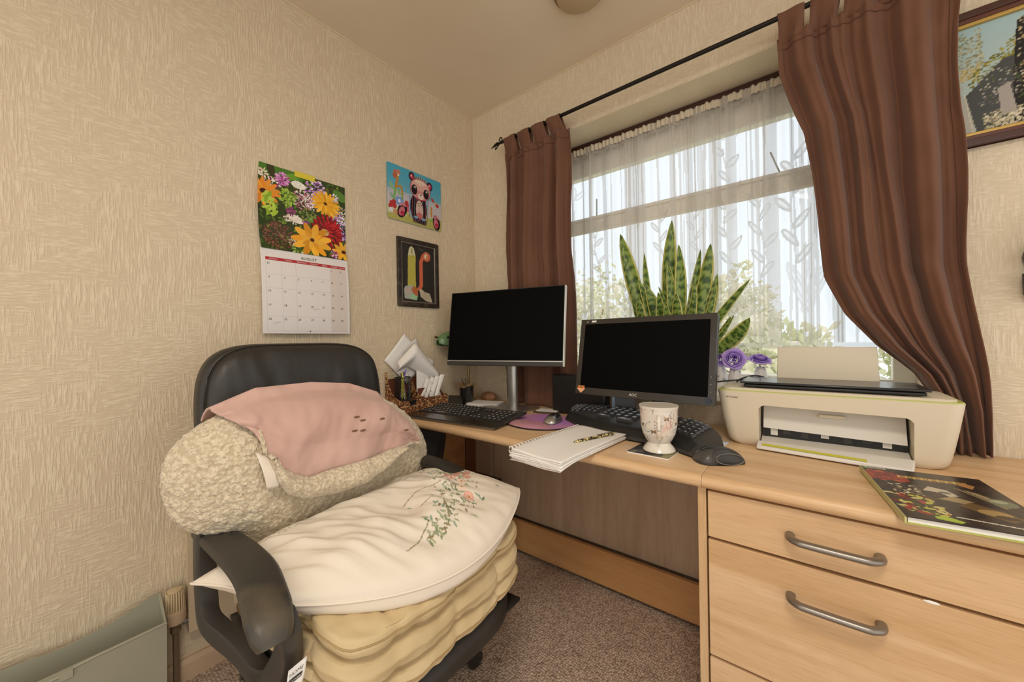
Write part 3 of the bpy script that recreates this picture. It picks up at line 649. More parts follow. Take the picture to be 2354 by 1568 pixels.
# ------------------------------------------------------------------ box cushion (tufted, tan)
fu=root('seat_cushion','tan tufted box cushion on the chair seat under the floral pillow','cushion',(.69,-1.06,.425))
FC=Vector((.690,-1.065,0)); FA=.10
def fut(u,v):
    t=2*math.pi*u; cx,sy=math.cos(t),math.sin(t)
    prof=[(0,0,.545),(.10,.55,.560),(.20,.88,.562),(.27,.985,.556),(.31,1.0,.540),(.345,.98,.525),(.37,.885,.516),(.40,.975,.506),(.48,1.0,.485),(.555,.98,.462),(.585,.885,.452),(.615,.975,.443),(.66,1.0,.428),(.70,.985,.415),(.78,.88,.408),(.9,.5,.408),(1,0,.408)]
    r=interp([(a,b) for a,b,c in prof],v); z=interp([(a,c) for a,b,c in prof],v)
    hx,hy=.27,.285
    k=(abs(cx)**7+abs(sy)**7)**(-1/7.)
    x,y=cx*k*hx*r,sy*k*hy*r
    per=math.atan2(sy,cx); 
    tuft=abs(math.sin(per*6+.25))**.35
    if .25<v<.75: x*=1-.045*(1-tuft); y*=1-.045*(1-tuft)
    if v<=.25: z-=.030*max(0,1-(abs(math.sin(x*18))+abs(math.sin(y*18)))*1.1)
    z+=.006*mnoise.noise(Vector((x*14,y*14,v*3)))+.004*mnoise.noise(Vector((x*40,y*40,v*9)))*(v>.15) + (-.02+.02*abs(y/hy)**2)*(1 if v<.7 else .5)
    x+=.006*mnoise.noise(Vector((y*16,z*30,3)))
    dr=max(0,x-.12); z-=.10*dr   # the front edge hangs down
    return (FC.x+x*math.cos(FA)-y*math.sin(FA)*.6, FC.y+x*math.sin(FA)*.6+y*math.cos(FA), z)
MB().grid(fut,260,110,cu=True).build('cover',m_tan,fu)
pp=[]
for v in (.30,.37,.585,.66):
    MB().tube([fut(k/160,v) for k in range(160)],.0022,5,closed=True).build('seam',mat('shade_toned_seam','a68d62',.85),fu)  # seams whose darker colour puts shade into the creases
tg=MB().grid(lambda u,v:(.856+.006*math.sin(v*3)+.004*u,lerp(-1.374,-1.344,u)-.016*(1-v),lerp(.430,.487,v)+.01*u),8,10).build('care_tag',m_white_paper,fu,solid=.001)
lettering(fu,[('HOME',.0085,(.8650,-1.364,.484),(.1,1,.2),(0,.3,1))],m_ink)
tb_=MB().add([(.8645,-1.378,.467),(.8665,-1.356,.472),(.8665,-1.354,.480),(.8645,-1.376,.475)],[(0,1,2,3)]).build('tag_block',m_ink,fu,smooth=False)
lettering(fu,[('COVERS',.0055,(.8668,-1.3655,.4735),(.1,1,.2),(0,.3,1))],m_whiteink)

# ------------------------------------------------------------------ floral pillow
def rect_pillow(u,v,cs,T,side,fb=.125,sag=.010):
    A,B,C_,D_=[Vector(c) for c in cs]
    pu=math.sin(math.pi*u); pv=math.sin(math.pi*v)
    uu=u+ .035*(.5-u)*2*pv*.6; vv=v+.03*(.5-v)*2*pu*.3
    p=A.lerp(B,uu).lerp(D_.lerp(C_,uu),vv)
    p.x+=fb*pu**.8*(1-v)**1.5
    t=max(0,pu)**.42*max(0,pv)**.42
    z=T*t*side
    p.z+=z-sag*pu*(1 if side>0 else .6)-.034*pu*(1-v)**2+(0 if side>0 else 0) 
    if side<0: p.x+=.050*math.sin(math.pi*min(1,v*3.2))*pu**.6*(v<.3125)
    p.z+=.010*t*(math.exp(-((u-.15)/.16)**2)-.8*math.exp(-((u-.52+.3*v)/.20)**2))*(side>0)
    wr=.016*mnoise.noise(Vector((u*5+2.2*v,v*5-u*2,2)))+.007*mnoise.noise(Vector((u*22+9*v,v*4,9)))+.006*mnoise.noise(Vector((u*16,v*5,5)))+.004*math.sin(26*(u*.8-v*.5))*math.exp(-((u-.25)**2+(v-.3)**2)*9)
    p.z+=wr*t*1.2*(1 if side>0 else .3)
    return p
PC=[(.822,-1.378,.592),(.890,-.748,.618),(.50,-.73,.600),(.552,-1.448,.560)]
pil=root('floral_pillow','cream pillow printed with a spray of pink roses on the chair','pillow',(.7,-1.06,.54))
nu,nv=260,190
cv=Cv(nu,nv,'e2d7c7',asp=.68/.40)
rr=random.Random(4)
def leafp(x,y,L,a,c): cv.ell(x,y,L,L*.34,c,a)
axis=[(.93,.64),(.88,.54),(.82,.44),(.76,.36),(.69,.30),(.61,.25),(.53,.20),(.45,.15)]
for k in range(300):
    t=rr.random()**1.5; i=t*(len(axis)-1); a0=axis[int(i)]; a1=axis[min(int(i)+1,len(axis)-1)]; f_=i-int(i)
    x,y=lerp(a0[0],a1[0],f_),lerp(a0[1],a1[1],f_); sp=.105*(1-t)**.7+.012
    leafp(x+rr.gauss(0,sp)*.55,y+rr.gauss(0,sp),.017*(.7+.6*rr.random()),rr.random()*3.1,rr.choice(['98a07c','7f8c66','a9ad8a','8aa08f','8b7f5c','6f7c60']))
for x,y,c in ((.86,.55,'cf9a8c'),(.91,.60,'c48a7e'),(.83,.45,'e6cab6'),(.89,.47,'d3a192'),(.79,.40,'ead2be'),(.93,.52,'c99185'),(.775,.33,'dbaa9a'),(.82,.53,'dfb8a8'),(.87,.64,'c88f83')):
    y-=.09; x-=.035; cv.ell(x,y,.036,.034,c); cv.ell(x+.004,y+.004,.022,.020,[q*1.06 for q in cv.c(c)]); cv.ell(x,y,.009,.009,'b4884a')
for pts in ([(.92,.74),(.70,.82),(.62,.80)],[(.70,.42),(.60,.48),(.52,.46)],[(.64,.32),(.55,.36)],[(.5,.22),(.40,.14),(.36,.12)],[(.75,.7),(.64,.68)]): cv.line(pts,.003,'8f8a6c')
for k in range(14): leafp(.08+.012*k,.80-.10*rr.random(),.014,rr.random()*3,'b5ae93')
m_pil=attr_mat('printed_cotton','paint',.85,bump=(70,.15,.001))
sheet('top_cover',m_pil,pil,lambda u,v:rect_pillow(u,v,PC,.088,1),nu,nv,cv.a)
MB().grid(lambda u,v:rect_pillow(u,v,PC,.066,-1),80,50).build('under_cover',m_cream,pil)
rim=[rect_pillow(k/60,0,PC,.088,1) for k in range(61)]+[rect_pillow(1,k/40,PC,.088,1) for k in range(1,41)]+[rect_pillow(1-k/60,1,PC,.088,1) for k in range(1,61)]+[rect_pillow(0,1-k/40,PC,.088,1) for k in range(1,40)]
MB().tube(rim,.0028,6,closed=True).build('edge_seam',m_cream,pil)

m_worn=mat('worn_brown','7a5a42',.9)
# ------------------------------------------------------------------ sherpa blanket folded over the backrest
OUT=[(-1.481,.772),(-1.477,.818),(-1.444,.857),(-1.393,.889),(-1.333,.913),(-1.277,.924),(-1.146,.925),(-1.028,.908),(-.922,.867),(-.837,.795),(-.782,.715),(-.77,.657),(-.804,.596),(-.895,.55),(-.991,.524),(-1.076,.522),(-1.199,.532),(-1.282,.553),(-1.356,.607),(-1.392,.62),(-1.451,.653),(-1.473,.704)]
FCn=(-1.14,.735)
_pol=sorted([(math.atan2(z-FCn[1],y-FCn[0]),math.hypot(z-FCn[1],y-FCn[0])) for y,z in OUT])
_pol=[(_pol[-1][0]-2*math.pi,_pol[-1][1])]+_pol+[(_pol[0][0]+2*math.pi,_pol[0][1])]
_tab=[]
for k in range(360):
    a=-math.pi+2*math.pi*k/360; _tab.append(interp(_pol,a))
_sm=[sum(_tab[(k+j)%360] for j in range(-7,8))/15*1.004 for k in range(360)]
def Rad(a): 
    k=(a+math.pi)/(2*math.pi)*360; i=int(math.floor(k)); f_=k-i; return _sm[i%360]*(1-f_)+_sm[(i+1)%360]*f_
FX=.475
def thick(y,z,s):
    lobe=1+.25*math.exp(-((y+1.36)/.12)**2)
    return .105*lobe*max(0,1-s**2.6)**.5
def frontx(y,z):
    dy,dz=y-FCn[0],z-FCn[1]; r=math.hypot(dy,dz); s=min(1,r/max(1e-6,Rad(math.atan2(dz,dy))))
    return FX+thick(y,z,s)+.012*mnoise.noise(Vector((y*6,z*6,1)))
bl=root('fleece_blanket','cream sherpa blanket with a dusty pink side, folded thick against the backrest','blanket',(.47,-1.12,.53))
def fl(side):
    def f(u,v):
        a=2*math.pi*u; s=math.sin(v*math.pi/2); rr_=Rad(math.atan2(math.sin(a),math.cos(a)))*s
        y=FCn[0]+rr_*math.cos(a); z=FCn[1]+rr_*math.sin(a)
        x=FX+side*thick(y,z,s)*(1 if side>0 else .75)
        c=Vector((x,y,z)); k=.003*mnoise.noise(c*60)+.012*mnoise.noise(Vector((y*6,z*6,1)))*(1-s**4)+.003*mnoise.noise(c*120)
        return c+Vector((k*side,k*math.cos(a)*s,k*math.sin(a)*s))
    return f
fm=MB().grid(fl(1),300,90,cu=True).grid(fl(-1),300,50,cu=True); 
fm.build('fleece_body',m_fleece,bl,ang=180)
TOP=[(-1.395,.900),(-1.30,.936),(-1.168,.938),(-1.056,.924),(-.965,.888),(-.905,.825),(-.872,.745)]
BOT=[(-1.328,.868),(-1.322,.815),(-1.285,.752),(-1.237,.728),(-1.165,.732),(-1.05,.732),(-.975,.745),(-.905,.742),(-.868,.735)]
def along(P,t):
    i=t*(len(P)-1); k=min(int(i),len(P)-2); f_=i-k; return (lerp(P[k][0],P[k+1][0],f_),lerp(P[k][1],P[k+1][1],f_))
def pk(u,v):
    # v=0 tucked behind the cushion top, then over it and down the front
    ty,tz=along(TOP,u); by,bz=along(BOT,u)
    if v<.22:
        w=v/.22; return Vector((lerp(FX-.075,FX+.01,w),ty,tz-.04*(1-w)**2+.016))
    w=(v-.22)/.78; y=lerp(ty,by,w); z=lerp(tz,bz,w)+.012*(1-w)**3
    fx=frontx(y,z); x=max(FX+.01,fx)+.018+.014*math.sin(math.pi*min(1,w*1.6))*(w<.62)
    x=lerp(FX+.01,x,min(1,w*7)) if w<.142 else x
    wr=.009*math.sin(u*23+2*v)*math.sin(math.pi*w)**.5*w+.014*mnoise.noise(Vector((u*7,w*3,4)))+.004*mnoise.noise(Vector((u*26,w*5,8)))
    return Vector((x+wr*.8+.004*w,y,z+.004*mnoise.noise(Vector((u*9,1,1)))))
pkm=MB().grid(pk,150,80); po=pkm.build('pink_flap',m_pink,bl,solid=.005,label='dusty pink reverse side folded over the front'); 
ed=MB().tube([pk(k/120,1.0)+Vector((.001,0,-.002)) for k in range(121)]+[],.005,6); ed.build('fleece_edge',m_fleece,bl)
LOW=[(-1.318,.800),(-1.305,.748),(-1.284,.712),(-1.246,.688),(-1.172,.672),(-1.08,.676),(-1.012,.702),(-.95,.735)]
UP=[(-1.312,.815),(-1.29,.775),(-1.265,.755),(-1.235,.740),(-1.165,.742),(-1.07,.742),(-1.00,.748),(-.945,.748)]
def fold(u,v):
    a=along(UP,u); b=along(LOW,u); y=lerp(a[0],b[0],v); z=lerp(a[1],b[1],v)
    return Vector((frontx(y,z)+.016+.044*math.sin(math.pi*min(1,v*.94+.03))**.45+.006*mnoise.noise(Vector((y*25,z*25,2))),y,z))
MB().grid(fold,100,30).build('folded_edge',m_fleece,bl,solid=.010,offset=-1)
MB().grid(lambda u,v:(lambda y,z:Vector((frontx(y,z)+.026+.008*math.sin(v*3),y,z)))(lerp(-1.342,-1.300,u)+.018*v*(1-u),lerp(.822,.735,v)-.03*u*(1-v)),8,12).build('cloth_label',m_cream,bl,solid=.0015,label='blank cream cloth label')
for u_,v_ in ((.50,.50),(.53,.53),(.61,.50),(.51,.63),(.54,.63),(.80,.62)):
    q_=pk(u_,v_); MB().ell((q_.x+.0035,q_.y,q_.z),(.0035,.009,.0028),10,6).build('worn_hole',m_worn,bl)

# ------------------------------------------------------------------ wall pictures
cal=root('calendar','open wall calendar with a flower photograph above the month grid','calendar',(.006,-.97,1.10))
rr=random.Random(21)
cv=Cv(330,320,'35441f',asp=1.0)
for k in range(500): cv.ell(rr.random(),rr.random(),.012+.02*rr.random(),.006+.008*rr.random(),rr.choice(['4c6a26','2b3a1a','5f7a30','24301a','6d5a2c','7c9038']),rr.random()*3)
cv.poly([(0,1),(0,.86),(.12,.86),(.3,.93),(.45,.86),(.5,1)],'4a7a2a'); cv.ell(.12,.95,.04,.1,'3d3a20',.2); cv.ell(.35,.93,.09,.04,'6fa033',.4); cv.ell(.93,.86,.10,.06,'5d8438',-.5)
def cluster(x,y,r,n,cols,s=.012):
    for k in range(n):
        a=rr.random()*6.28; q=r*math.sqrt(rr.random()); cv.ell(x+q*math.cos(a),y+q*math.sin(a),s*(.6+.8*rr.random()),s*(.4+.5*rr.random()),rr.choice(cols),a)
cluster(.24,.87,.075,70,['c774b4','a8408c','e0a6d4','d68ac6'],.016); cluster(.04,.88,.05,40,['d9cdb0','f0e8d8','8a5a44'],.014)
cluster(.12,.76,.10,50,['efe9dc','d9d2bd','8c2468'],.016); cv.ell(.42,.85,.085,.045,'f0ece2',-.1); cluster(.42,.85,.06,16,['dfd6c0','ffffff','b3c06a'],.01)
cluster(.62,.85,.13,110,['b77fc4','8a4aa2','dcb6e0','c998d6','f0e2ee'],.015); cluster(.84,.80,.07,40,['e8d8e4','b79cb0','f2ecec'],.014)
cluster(.47,.68,.12,150,['b0677a','d59aa6','8c4a58','efc8cc','e6dfe0'],.011); cluster(.60,.66,.09,90,['e4dade','c99aa8','a05f74','f2eaea'],.011)
cluster(.94,.62,.10,80,['e2dccb','4d4730','c3b691'],.012); cluster(.90,.50,.12,120,['c48fd0','9a5fb4','e6cdf0','f3e9f6'],.013); cluster(.95,.32,.08,70,['6a2f86','8a4aa6','3c1f50','d6b3e0'],.013)
cluster(.30,.66,.10,70,['8fae3a','6c8f2c','a6c454'],.016)
cv.flower(.05,.66,.17,14,'e08a2e','4a2012',.9,0,.3,'ef9e3a',.3)
for k in range(22): cv.ell(.06+.12*rr.random(),.42+.22*rr.random(),.05,.016,rr.choice(['a9c63c','8fb234','bcd552']),rr.random()*2+.3)
cv.ell(.38,.42,.10,.045,'efe6d8',-.25); cluster(.30,.42,.05,40,['8a6250','c9ae96','e7ddd0'],.01); cluster(.36,.42,.07,14,['fbf6ec','d8ccb8'],.01)
cluster(.52,.50,.10,60,['6d8040','a58b58','8f9a52','54642e'],.013); cluster(.33,.50,.05,40,['a8508a','7d2c63'],.011); cluster(.50,.38,.04,30,['b03fb4','8a2f92'],.012)
cv.ell(.565,.455,.038,.036,'5f8a3a'); cv.ell(.56,.462,.018,.016,'84ad54')
cluster(.20,.17,.17,420,['6e3a32','8f5348','4d241f','a8685c','5f302a'],.008)
cluster(.36,.14,.06,60,['e0c6c0','8c5a52','c7d08c'],.009); cluster(.40,.04,.07,40,['7ea03c','dde6a0','3e5a26'],.014)
cv.flower(.75,.70,.185,20,'eaa726','5a2d10',.82,.1,-.5,'f3ba3e',.22); cv.flower(.74,.71,.12,14,'f0b434','4a2410',.8,.3,-.5,'e79d22',.26)
for ring in range(7):
    r=.215*(1-ring*.125); n=20-ring*2
    for k in range(n):
        a=2*math.pi*k/n+ring*.17; x=.755+math.cos(a)*r*.82; y=.335+math.sin(a)*r*.95
        cv.ell(x,y,.036,.021,'5e0f14',a); cv.ell(x+.004,y+.003,.030,.015,rr.choice(['b81f26','c92e30','a3171f']),a)
cv.ell(.73,.33,.05,.045,'c9a25a'); cluster(.73,.33,.045,30,['e6cf86','a33a28','8fa050'],.008)
cv.flower(.57,.19,.235,11,'e59a24','3c1a0a',.86,.25,0,'f2b23a',.36); cv.flower(.57,.20,.13,8,'f4b840','4a2412',.86,.6,0,'eda52c',.4)
cv.flower(.97,.11,.15,11,'e8a52c','4a2412',.85,.2,0,'f0b83c',.32); cluster(.84,.06,.05,50,['c33a6a','8a2a7c','e8c0cc','55783a'],.012)
def calp(u,v): # picture page lies on the wall, left edge curls out a little
    y=lerp(-1.133,-.809,u); z=lerp(1.421,1.738,v); return (.004+.012*(1-u)**6*(math.sin(math.pi*v))+.012*max(0,1-v*6)**2,y-.010*(1-u)**6*math.sin(math.pi*v),z)
sheet('picture_page',m_gloss,cal,calp,330,320,cv.a,solid=.0008)
cv=Cv(260,240,'e6dfdb',asp=1.0)
cv.a[(cv.X>.755)&(cv.X<.965)&(cv.Y<.86)&(cv.Y>.02)]=cv.c('dccfc6')
for x in (.045,.205,.355,.50,.635,.755,.87,.965): cv.line([(x,.03),(x,.86)],.0016,'cfc5bf')
for y in (.03,.205,.37,.535,.70,.86): cv.line([(.045,y),(.965,y)],.0016,'cfc5bf')
cv.a[(cv.X>.045)&(cv.X<.965)&(cv.Y>.862)&(cv.Y<.900)]=cv.c('b3282c')
cv.ell(.50,.028,.008,.008,'4a4440')
def calg(u,v):
    y=lerp(-1.136,-.806,u); z=lerp(1.104,1.421,v); return (.022-.012*v+.006*math.sin(math.pi*v)+.003*math.sin(u*3),y,z)
sheet('date_page',attr_mat('calendar_paper','paint',.6),cal,calg,260,240,cv.a,solid=.0012)
def cp(u,v): q=calg(u,v); return (q[0]+.0016,q[1],q[2])
YD,ZD=(0,1,0),(-.05,0,1)
items=[('AUGUST',.0155,cp(.51,.935),YD,ZD)]
cols=(.06,.218,.368,.513,.648,.766,.882); rows=(.845,.685,.52,.355,.19)
red=[]
for i,d in enumerate(('MONDAY','TUESDAY','WEDNESDAY','THURSDAY','FRIDAY','SATURDAY','SUNDAY')): red.append((d,.0064,cp(((.045,.205,.355,.50,.635,.755,.87)[i]+(.205,.355,.50,.635,.755,.87,.965)[i])/2,.881),YD,ZD))
for r_,row in enumerate([[31,'','','','',1,2],range(3,10),range(10,17),range(17,24),range(24,31)]):
    for c_,d in enumerate(row):
        if d!='': items.append((str(d),.0105,cp(cols[c_]+.012,rows[r_]-.02),YD,ZD))
lettering(cal,items,m_ink); lettering(cal,red,m_whiteink)
hand=MB()
for x,y in ((.10,.12),(.53,.30)):
    hand=MB(); hand.tube([Vector(cp(x+.013*k,y+.012*math.sin(k*2.1)+.003*k)) for k in range(7)],.0004,4); hand.build('pencil_note',mat('pencil','9c948e',.8),cal)
MB().box((.0055,-1.012,1.722),(.007,-.935,1.744)).build('yellow_tape',m_yellow,cal,smooth=False)

pan=root('panda_plaque','small glossy plaque of a seated pink and black panda among flowers','picture',(.006,-.435,1.66))
cv=Cv(240,200,'8fc0cf',asp=1.28); cv.grad('b9c2c4','4fa3c0')
m_=cv.Y<.55; t=np.clip(cv.Y/.55,0,1)[...,None]; g=cv.c('c3bcc4')*(t)+cv.c('c9c3b8')*(1-t); cv.a[m_]=(g*1.0)[m_]
t=np.clip((cv.Y-.45)/.5,0,1)[...,None]; cv.a=cv.a*(1-t)+cv.c('4aa5c2')*t
cv.poly([(0,0),(1,0),(1,.22),(.75,.20),(.45,.14),(.2,.24),(0,.26)],'b3ae62'); cv.poly([(0,.1),(0,.26),(.2,.24),(.35,.12)],'c6cfa6')
for x,y,c in ((.16,.80,'b5674a'),(.14,.86,'c0704f'),(.19,.88,'c77b63'),(.13,.80,'b5674a')): cv.ell(x,y,.045,.05,c)
cv.ell(.19,.83,.02,.022,'f0e0c0'); cv.line([(.18,.78),(.14,.56)],.028,'b7893f'); cv.line([(.18,.62),(.23,.64)],.02,'b7893f'); cv.line([(.14,.56),(.10,.33)],.024,'7fb05f')
cv.line([(.24,.62),(.26,.50)],.022,'b98f42'); cv.line([(.25,.50),(.26,.38)],.018,'86a94a'); cv.ell(.07,.60,.035,.07,'8fb88a',.5); cv.ell(.07,.42,.03,.05,'8fb0a0',.3); cv.ell(.20,.52,.03,.055,'86b478',.5)
for a in range(6): cv.ell(.20+.05*math.cos(a),.36+.055*math.sin(a),.035,.035,'7f9fd0')
cv.ell(.20,.36,.03,.03,'dfe6f0')
for x,y in ((.07,.28),(.12,.24),(.05,.22),(.11,.31),(.33,.36),(.35,.30)): cv.ell(x,y,.045,.045,'b8353a')
cv.ell(.34,.25,.05,.06,'cc6a72'); cv.ell(.14,.14,.06,.05,'c9986c'); cv.ell(.06,.16,.04,.04,'e0dde6')
cv.line([(.80,.42),(.80,.25)],.022,'c08a3c'); cv.ell(.85,.20,.045,.035,'7fba4a',.4); cv.ell(.79,.17,.03,.03,'7fba4a')
cv.ell(.83,.58,.05,.03,'b24438',-.7); cv.ell(.92,.50,.045,.04,'b24438',-.4); cv.ell(.88,.53,.02,.02,'e0a060')
# body, arms, legs
cv.ell(.55,.33,.205,.29,'241a22'); 
for k in range(9):
    x=.38+.042*k; cv.line([(x+.02*math.sin(k),.52),(x,.12)],.0065,'8c4a55' if k%2 else '6d7066')
cv.line([(.39,.50),(.38,.28),(.42,.12)],.016,'88a9c9'); cv.line([(.71,.52),(.72,.38)],.014,'7fb0c2')
cv.ell(.57,.30,.088,.19,'dcc3b4'); cv.ell(.57,.18,.075,.08,'c96a6c')
for k in range(7): cv.line([(.51,.36-.03*k),(.63,.37-.03*k)],.004,'b9857e')
for x,y in ((.54,.42),(.58,.44),(.62,.42),(.56,.39),(.60,.40)): cv.ell(x,y,.010,.016,'2b2028')
for bx,by in ((.50,.08),(.64,.07)):
    cv.ell(bx,by+.03,.085,.062,'281c26'); cv.ell(bx,by+.07,.055,.025,'7fa6c6')
    for k in range(4): cv.ell(bx-.05+.033*k,by-.012,.014,.035,'3a2733'); cv.line([(bx-.05+.033*k,by+.04),(bx-.05+.033*k,by-.03)],.004,'a98a94')
for bx,by,a in ((.25,.20,-.5),(.90,.15,.15)):
    cv.ell(bx,by,.095,.15,'241720',a); cv.ell(bx-.008,by-.015,.060,.095,'c9747e',a); cv.ell(bx+.004,by-.05,.04,.05,'cf3a5c',a)
    for k in range(4): cv.ell(bx+(-.052+.036*k)/cv.asp+.02*math.sin(-a),by+.098+.018*math.sin(k*1.0),.019,.026,'d6878f',a)
    for k in range(3): cv.ell(bx-.02+.016*k,by-.045+.012*(k%2),.007,.016,'2b1520',a)
# head
for x,y in ((.43,.90),(.77,.83)):
    cv.ell(x,y,.072,.085,'271821'); cv.ell(x+.004,y,.045,.055,'b83a5a'); cv.ell(x-.01,y+.01,.018,.02,'e7c6c0')
cv.ell(.59,.70,.255,.215,'3a2530'); cv.ell(.59,.70,.245,.205,'d08f8d'); cv.ell(.59,.77,.20,.10,'e2b3a8'); cv.ell(.59,.83,.14,.045,'ead4bd')
for k in range(12): cv.line([(.485+.021*k,.905-.010*abs(k-5)/3),(.492+.021*k,.955-.012*abs(k-5)/3)],.006,'5a4630' if k%2 else 'c8ae74')
for k in range(5): cv.line([(.42,.66+.035*k),(.60,.68+.035*k),(.76,.66+.035*k)],.003,'bc7478')
for x,y in ((.475,.68),(.70,.66)):
    cv.ell(x,y-.01,.068,.095,'241820'); cv.ell(x+.004,y+.03,.028,.036,'6d7f72'); cv.ell(x+.014,y+.042,.014,.016,'f2efe6'); cv.ell(x,y+.01,.016,.02,'120c10')
cv.ell(.595,.565,.070,.062,'e6d2c6'); cv.ell(.595,.60,.020,.015,'1c1418'); cv.line([(.52,.53),(.595,.50),(.67,.53)],.010,'c4365a')
def rc(u,v): return (.006,lerp(-.600,-.268,u),lerp(1.663,1.930,v))
sheet('picture',m_gloss,pan,rc,240,200,cv.a)
rp_=[]; 
for cx_,cz_0,a0 in ((-.280,1.918,0),(-.588,1.918,90),(-.588,1.675,180),(-.280,1.675,270)):
    for k in range(5): a=R(a0+22.5*k); rp_.append((cx_+.014*math.cos(a),cz_0+.014*math.sin(a)))
MB().prism(rp_,.001,.0055,'yz').build('board',mat('plaque_edge','9aa59a',.5),pan,smooth=False)

fr=root('framed_drawing','small black and silver framed childs drawing hung below the panda plaque','picture',(.004,-.42,1.24))
A0,A1,B0,B1=-.552,-.298,1.243,1.583
def frame(y0,y1,z0,z1,wd,d0,d1,axis,mt,parent,name,plane_x=True,at=0,bev=.002):
    m=MB()
    for a,b in (((y0,z0),(y0+wd,z1)),((y1-wd,z0),(y1,z1)),((y0+wd,z0),(y1-wd,z0+wd)),((y0+wd,z1-wd),(y1-wd,z1))):
        if plane_x: m.box((d0,a[0],a[1]),(d1,b[0],b[1]))
        else: m.box((a[0],-d1,a[1]),(b[0],-d0,b[1]))
    return m.build(name,mt,parent,bevel=bev)
frame(A0,A1,B0,B1,.020,.001,.016,0,mat('black_frame','2c241e',.4,bump=(60,.3),var=('4d4032',30,.5,.7)),fr,'frame')
frame(A0+.019,A1-.019,B0+.019,B1-.019,.007,.001,.012,0,mat('silver_frame','8f877c',.35,metal=.6),fr,'inner_frame')
cv=Cv(150,210,'2e2925',asp=.70)
cv.poly([(.17,.25),(.18,.55),(.19,.80),(.23,.93),(.30,.97),(.37,.93),(.42,.80),(.41,.50),(.42,.25)],'b9b04e'); cv.poly([(.19,.80),(.23,.93),(.30,.97),(.37,.93),(.42,.80),(.34,.82),(.28,.80)],'cfc9a2'); cv.ell(.31,.88,.012,.05,'8a7a40'); cv.line([(.30,.80),(.34,.78)],.006,'8f8438')
cv.line([(.52,.24),(.58,.30),(.58,.72),(.66,.84),(.76,.84)],.036,'cf6a4c'); cv.ell(.76,.83,.085,.085,'cf6a4c'); cv.ell(.74,.83,.04,.045,'dcd2a8'); cv.ell(.77,.82,.022,.03,'c98a60')
cv.poly([(.08,.05),(.06,.20),(.10,.26),(.30,.29),(.48,.24),(.47,.12),(.44,.03)],'aeb0a2'); cv.poly([(.28,.20),(.33,.28),(.48,.24),(.47,.12),(.42,.10),(.33,.15)],'b76a3c'); cv.poly([(.2,.08),(.3,.14),(.46,.10),(.44,.03)],'9ac894'); cv.poly([(.08,.20),(.25,.26),(.27,.17),(.12,.14)],'c0ab9c')
cv.poly([(.52,.22),(.58,.24),(.68,.19),(.84,.17),(.88,.10),(.93,.01),(.72,.03),(.56,.10)],'c3b79a')
for k in range(5): cv.line([(.60,.18-.025*k),(.84,.13-.022*k)],.003,'7d7460')
for k in range(9): cv.line([(.50+.045*k,.955-.012*k),(.52+.045*k,.965-.012*k)],.003,'a39d92')
sheet('drawing',m_paint,fr,lambda u,v:(.006,lerp(A0+.025,A1-.025,u),lerp(B0+.025,B1-.025,v)),150,210,cv.a)
MB().box((.001,A0+.02,B0+.02),(.005,A1-.02,B1-.02)).build('backing',m_black,fr,smooth=False)

ne=root('framed_needlework','large framed needlework landscape of a ruined tower on the wall right of the window','picture',(2.0,-.01,1.58))
P0,P1,Q0,Q1=1.80,2.21,1.583,1.955
mw=mat('mahogany_frame','42211a',.3,coat=.3); mg=mat('gold_slip','c2a058',.35,metal=.5)
frame(P0,P1,Q0,Q1,.018,.001,.024,0,mw,ne,'frame',False); frame(P0+.017,P1-.017,Q0+.017,Q1-.017,.012,.001,.020,0,mat('mahogany_inner','5b2f22',.3,coat=.3),ne,'inner_frame',False); frame(P0+.028,P1-.028,Q0+.028,Q1-.028,.010,.001,.016,0,mg,ne,'gold_slip',False)
cv=Cv(150,90,'b9cfd0',asp=1.6); rr=random.Random(5)
cv.grad('b3b8ae','a3bfc2'); cv.poly([(0,0),(.30,0),(.34,.18),(.24,.40),(.26,.46),(0,.55)],'b0aca0')
def cells(x0,x1,y0,y1,n,cols,test=None,s=.016):
    for k in range(n):
        x=lerp(x0,x1,rr.random()); y=lerp(y0,y1,rr.random())
        if test is None or test(x,y): cv.poly([(x,y),(x+s*1.4/1.6,y),(x+s*1.4/1.6,y+s*.7),(x,y+s*.7)],rr.choice(cols))
cells(0,.36,.48,.96,700,['8f906c','a8a684','7c8060','b9b795'],lambda x,y:math.hypot((x-.16)*1.2,(y-.76)*1.0)<.26+.05*math.sin(x*60))
cells(.16,.34,.50,.62,160,['b7a672','c4b27c','a89a6a'])
cells(.28,.54,.42,.80,500,['6f7434','8f8a3c','a8984a','5a6132'],lambda x,y:y<.50+(x-.26)*1.15)
cv.poly([(.27,.37),(.30,.40),(.47,.62),(.56,.62),(.52,.30),(.52,0),(.33,0)],'4a4c4a')
cv.poly([(.52,.45),(.54,.92),(.60,.96),(.95,.96),(1,.90),(1,.0),(.52,0)],'26221f')
cells(.54,1,.50,.95,420,['8b8470','5a5248','b09c70','3a332e','c0b394'])
cells(.56,1,.30,.62,420,['b9a070','cbb48a','d9ccb4','8a7650'])
cells(.33,.56,.22,.55,120,['6f6a66','b6aea2','4c5a34'])
cells(.36,.60,.0,.16,300,['cabf9c','b5ab8c','8f8a72','dcd3bc']); cells(.60,1,.0,.30,500,['d6cdb8','aaa38f','8f98a0','3a3836','b9ab82'])
cv.poly([(.46,.12),(.44,.36),(.50,.40),(.54,.12)],'a49c94'); cv.line([(.265,.40),(.31,.0)],.004,'cfc9b4')
sheet('needlework',attr_mat('stitched_canvas','paint',.8,bump=(260,.5,.001)),ne,lambda u,v:(lerp(P0+.037,P1-.037,u),-.006,lerp(Q0+.037,Q1-.037,v)),150,90,cv.a)
MB().box((P0+.03,-.005,Q0+.03),(P1-.03,-.001,Q1-.03)).build('backing',m_dkbrown,ne,smooth=False)

